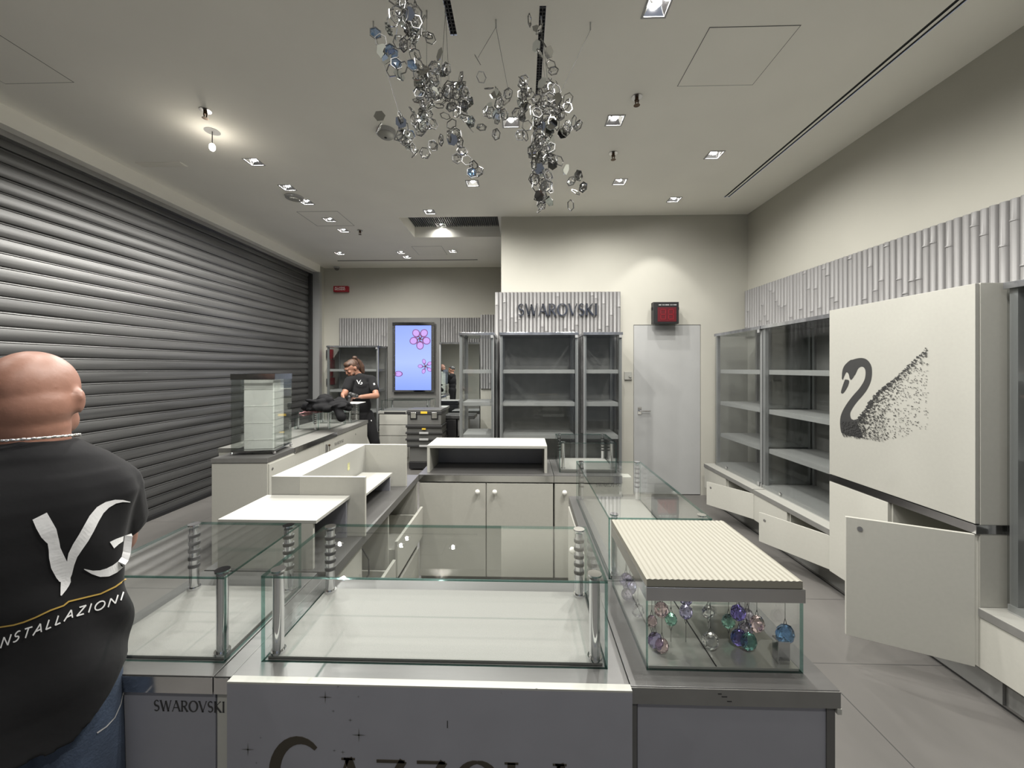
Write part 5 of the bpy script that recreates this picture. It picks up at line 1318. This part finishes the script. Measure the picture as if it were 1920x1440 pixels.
# shirt: lofted rings
SIL = [(834, hwp(150)-.004, .060, .002), (844, hwp(163), .066, .0), (866, hwp(205), .078, -.002), (890, hwp(236), .090, -.003), (918, hwp(262), .100, -.004), (945, hwp(270), .106, -.004), (985, hwp(258), .108, -.003), (1040, hwp(246), .104, -.002), (1090, hwp(236), .098, 0), (1150, hwp(232), .092, .0), (1205, hwp(238), .092, .0), (1260, hwp(242), .094, 0), (1290, hwp(243), .100, 0), (1312, hwp(241), .102, 0)]
rings = []; NN = 110
for j in range(len(SIL)-1):
    for u in range(6 if j < len(SIL)-2 else 7):
        f_ = u/6; a_, b_ = SIL[j], SIL[j+1]; py, hw_, hd_, oy = (a_[i]+(b_[i]-a_[i])*f_ for i in range(4)); z = zy(py); ring = []; hw_ *= 1.0
        for i in range(NN):
            an = 2*PI*i/NN; ca, sa = math.cos(an), math.sin(an); pw = .82 if z < 1.34 else .95
            x_ = math.copysign(abs(ca)**pw, ca)*hw_; y_ = math.copysign(abs(sa)**pw, sa)*hd_
            w_ = .0045*math.sin(an*5+z*20)*max(0, min(1, (1.28-z)*6))+.0035*math.sin(z*52+an*3+1.4*math.sin(an*2))*max(0, min(1, (1.17-z)*5))+.004*math.sin(an*9+z*9)*max(0, min(1, (z-1.12)*5))*max(0, min(1, (1.34-z)*9))
            rr = 1+w_/max(.05, hd_); dip = .012*(1-abs(ca)) if j < 2 else (-.12*max(0, (py-1150)/160)*(1-abs(ca)**2) if sa < 0 and py > 1150 else 0)
            ring.append(Vector((x_*rr, oy+y_*rr, z+dip*(1 if sa < 0 else -.6))))
        rings.append(ring)
shb = MB().loft(rings)
for s_ in (-1, 1): shb.cap((s_*.122, .0, 1.29), .050, (s_*.118, .075, 1.19), .054)
S2 = remesh('t_shirt', turn(shb), 'fabric', t.e, t.off, .0045, 4)
tr = MB()
tr.ball((0, .005, .92), (.132, .086, .13), 28, 16); tr.cap((-.052, .0, .98), .074, (.052, .0, .98), .074); tr.cap((-.056, .0, .90), .076, (.056, .0, .90), .076)
for s_ in (-1, 1):
    tr.cap((s_*.064, .004, .85), .074, (s_*.08, -.01, .50), .066); tr.cap((s_*.08, -.01, .50), .066, (s_*.085, -.03, .09), .056)
T2 = remesh('jeans', turn(tr), 'jeans', t.e, t.off, .006, 4)
so = MB()
for s_ in (-1, 1): so.cap((s_*.085, -.06, .05), .043, (s_*.095, .08, .042), .038)
remesh('shoes', turn(so), 'boxdark', t.e, t.off, .007, 3)
mb = MB(); n = 64
for i in range(n):
    an = 2*PI*i/n; p_ = Vector((math.cos(an)*.068, -.002+math.sin(an)*.068, zy(838)+.014+(.006 if math.sin(an) < 0 else -.012)*abs(math.sin(an))))
    rot = Matrix.Rotation(an+PI/2, 3, 'Z') @ Matrix.Rotation(.5 if i % 2 else -.5, 3, 'X'); mb.ball(p_, (.0052, .0022, .0032), 8, 6, rot=rot)
t.part('neck_chain', turn(mb), 'silver', smooth=True)
c3 = caster(S2, t.off); c3.eps = .0012
Z8 = lambda x, y, w_: (x/1.8, 640+y/1.8, w_/1.8)
mb = MB()
for st in ([(134, 590, 54), (148, 618, 58), (165, 648, 58), (180, 676, 40), (184, 700, 40), (190, 726, 50), (200, 756, 58), (214, 790, 50), (222, 812, 34), (214, 836, 20), (206, 858, 4)],
           [(440, 543, 2), (415, 539, 7), (390, 541, 13), (362, 552, 22), (338, 570, 30), (318, 598, 36), (300, 632, 38), (282, 664, 38), (262, 694, 36), (246, 722, 32), (238, 752, 26), (234, 785, 18), (222, 822, 10)]):
    ribbon(mb, [Z8(*p) for p in st], c3, .0008, 3)
for st in ([(446, 654, 12), (420, 664, 14), (396, 676, 20), (378, 688, 26)], [(434, 656, 26), (431, 684, 27), (428, 712, 27), (422, 734, 26), (408, 752, 26), (388, 768, 28), (364, 780, 28), (338, 784, 22), (312, 780, 12), (284, 769, 2)]):
    ribbon(mb, [Z8(*p) for p in st], c3, .0008, 3)
t.part('back_logo', mb, 'print', under=S2)
mb = MB(); ribbon(mb, [Z8(*p, 5) for p in ((-30, 975), (0, 965), (45, 958), (80, 948), (120, 932), (170, 908), (215, 892), (232, 878), (290, 864), (340, 852), (390, 828), (426, 802))], c3, .0008, 4)
t.part('printed_line', mb, 'goldline', under=S2)
base = [(-60, 1050), (5, 1035), (60, 1010), (120, 990), (180, 962), (240, 934), (300, 915), (360, 900), (405, 876), (440, 852)]
def along(x, y, d_):
    xz = -22+x*445; 
    for a_, b_ in zip(base, base[1:]):
        if a_[0] <= xz <= b_[0] or b_ is base[-1]: break
    f_ = (xz-a_[0])/(b_[0]-a_[0]); by = a_[1]+(b_[1]-a_[1])*f_; sc_ = 38-10*max(0, min(1, x))
    return c3((xz+y*sc_*.32)/1.8, 640+(by-y*sc_)/1.8, d_)
tot = sum(glyph(c_, .1, .1)[0]*(.95)+.24 for c_ in 'INSTALLAZIONI'); mb = MB(); xx = 0
for c_ in 'INSTALLAZIONI':
    gw, st = glyph(c_, .16, .15)
    for s_ in st:
        pts = [((xx+p[0]*.95)/tot, p[1], p[2]) for p in s_]
        # keep stroke width even in both directions
        q_ = []
        for a_, b_ in zip(pts, pts[1:]):
            for k in range(3): u = k/3; q_.append(tuple(a_[i]+(b_[i]-a_[i])*u for i in range(3)))
        q_.append(pts[-1]); px_ = []
        def flat(x, y):
            xz = -22+x*445
            for a2, b2 in zip(base, base[1:]):
                if a2[0] <= xz <= b2[0]: break
            f_ = (xz-a2[0])/(b2[0]-a2[0]); by = a2[1]+(b2[1]-a2[1])*f_; sc_ = 38-10*max(0, min(1, x)); return (xz+y*sc_*.32)/1.8, 640+(by-y*sc_)/1.8
        for x, y, w_ in q_: X_, Y_ = flat(x, y); px_.append((X_, Y_, 2.6))
        ribbon(mb, px_, c3, .0008, 1)
    xx += gw*.95+.24
t.part('back_lettering', mb, 'print', under=S2)
c3 = caster(T2, t.off); c3.eps = .001
mb = MB(); ribbon(mb, [Z8(*p) for p in ((418, 1180, 3), (408, 1225, 3), (388, 1270, 3), (360, 1300, 4), (328, 1322, 5))], c3, .001, 3); t.part('pocket_seam', mb, 'lite', under=T2)

# --- the two men seen only in the far mirror (they stand left of and behind the bald man)
J = dict(head=(-2.60, 1.10, 1.57), yaw=PI*.62, pitch=.15, neck=(-2.58, 1.10, 1.45), shL=(-2.50, 0.94, 1.40), shR=(-2.66, 1.28, 1.40), elL=(-2.42, 0.90, 1.13), elR=(-2.61, 1.32, 1.13), wrL=(-2.34, 1.06, 1.0), wrR=(-2.48, 1.31, .95),
         hipL=(-2.56, 1.02, .92), hipR=(-2.64, 1.19, .92), knL=(-2.56, 1.00, .5), knR=(-2.62, 1.20, .5), anL=(-2.58, 0.98, .09), anR=(-2.64, 1.22, .09), toe=(.9, .3, 0))
figure('person', 'grey-headed man in dark jacket visible only in the far mirror', J, 'jacket', 'jacket', sleeve='long', skinm='skin', voxel=.010)
J = dict(head=(-2.21, 1.62, 1.51), yaw=-PI*.42, pitch=.1, neck=(-2.19, 1.62, 1.37), shL=(-2.21, 1.76, 1.31), shR=(-2.17, 1.44, 1.31), elL=(-2.32, 1.72, 1.12), elR=(-2.15, 1.38, 1.05), wrL=(-2.44, 1.56, 1.14), wrR=(-2.22, 1.36, .88),
         hipL=(-2.19, 1.70, .86), hipR=(-2.17, 1.53, .86), knL=(-2.19, 1.71, .47), knR=(-2.17, 1.52, .47), anL=(-2.18, 1.72, .09), anR=(-2.15, 1.52, .09), toe=(-.95, .1, 0))
tm, Bm, Sm, Tm, Rm, V = figure('person', 'dark-haired man in black reaching out, visible only in the far mirror', J, 'jacket', 'jacket', sleeve='long', skinm='skin2', voxel=.010)
mb = MB(); hc = V['head']; mb.ball(hc+Rm @ Vector((0, .028, .034)), (.080, .088, .080), 18, 12, rot=Rm); mb.ball(hc+Rm @ Vector((0, -.03, .078)), (.06, .045, .03), 14, 8, rot=Rm)
tm.part('hair', mb, 'ink', smooth=True)
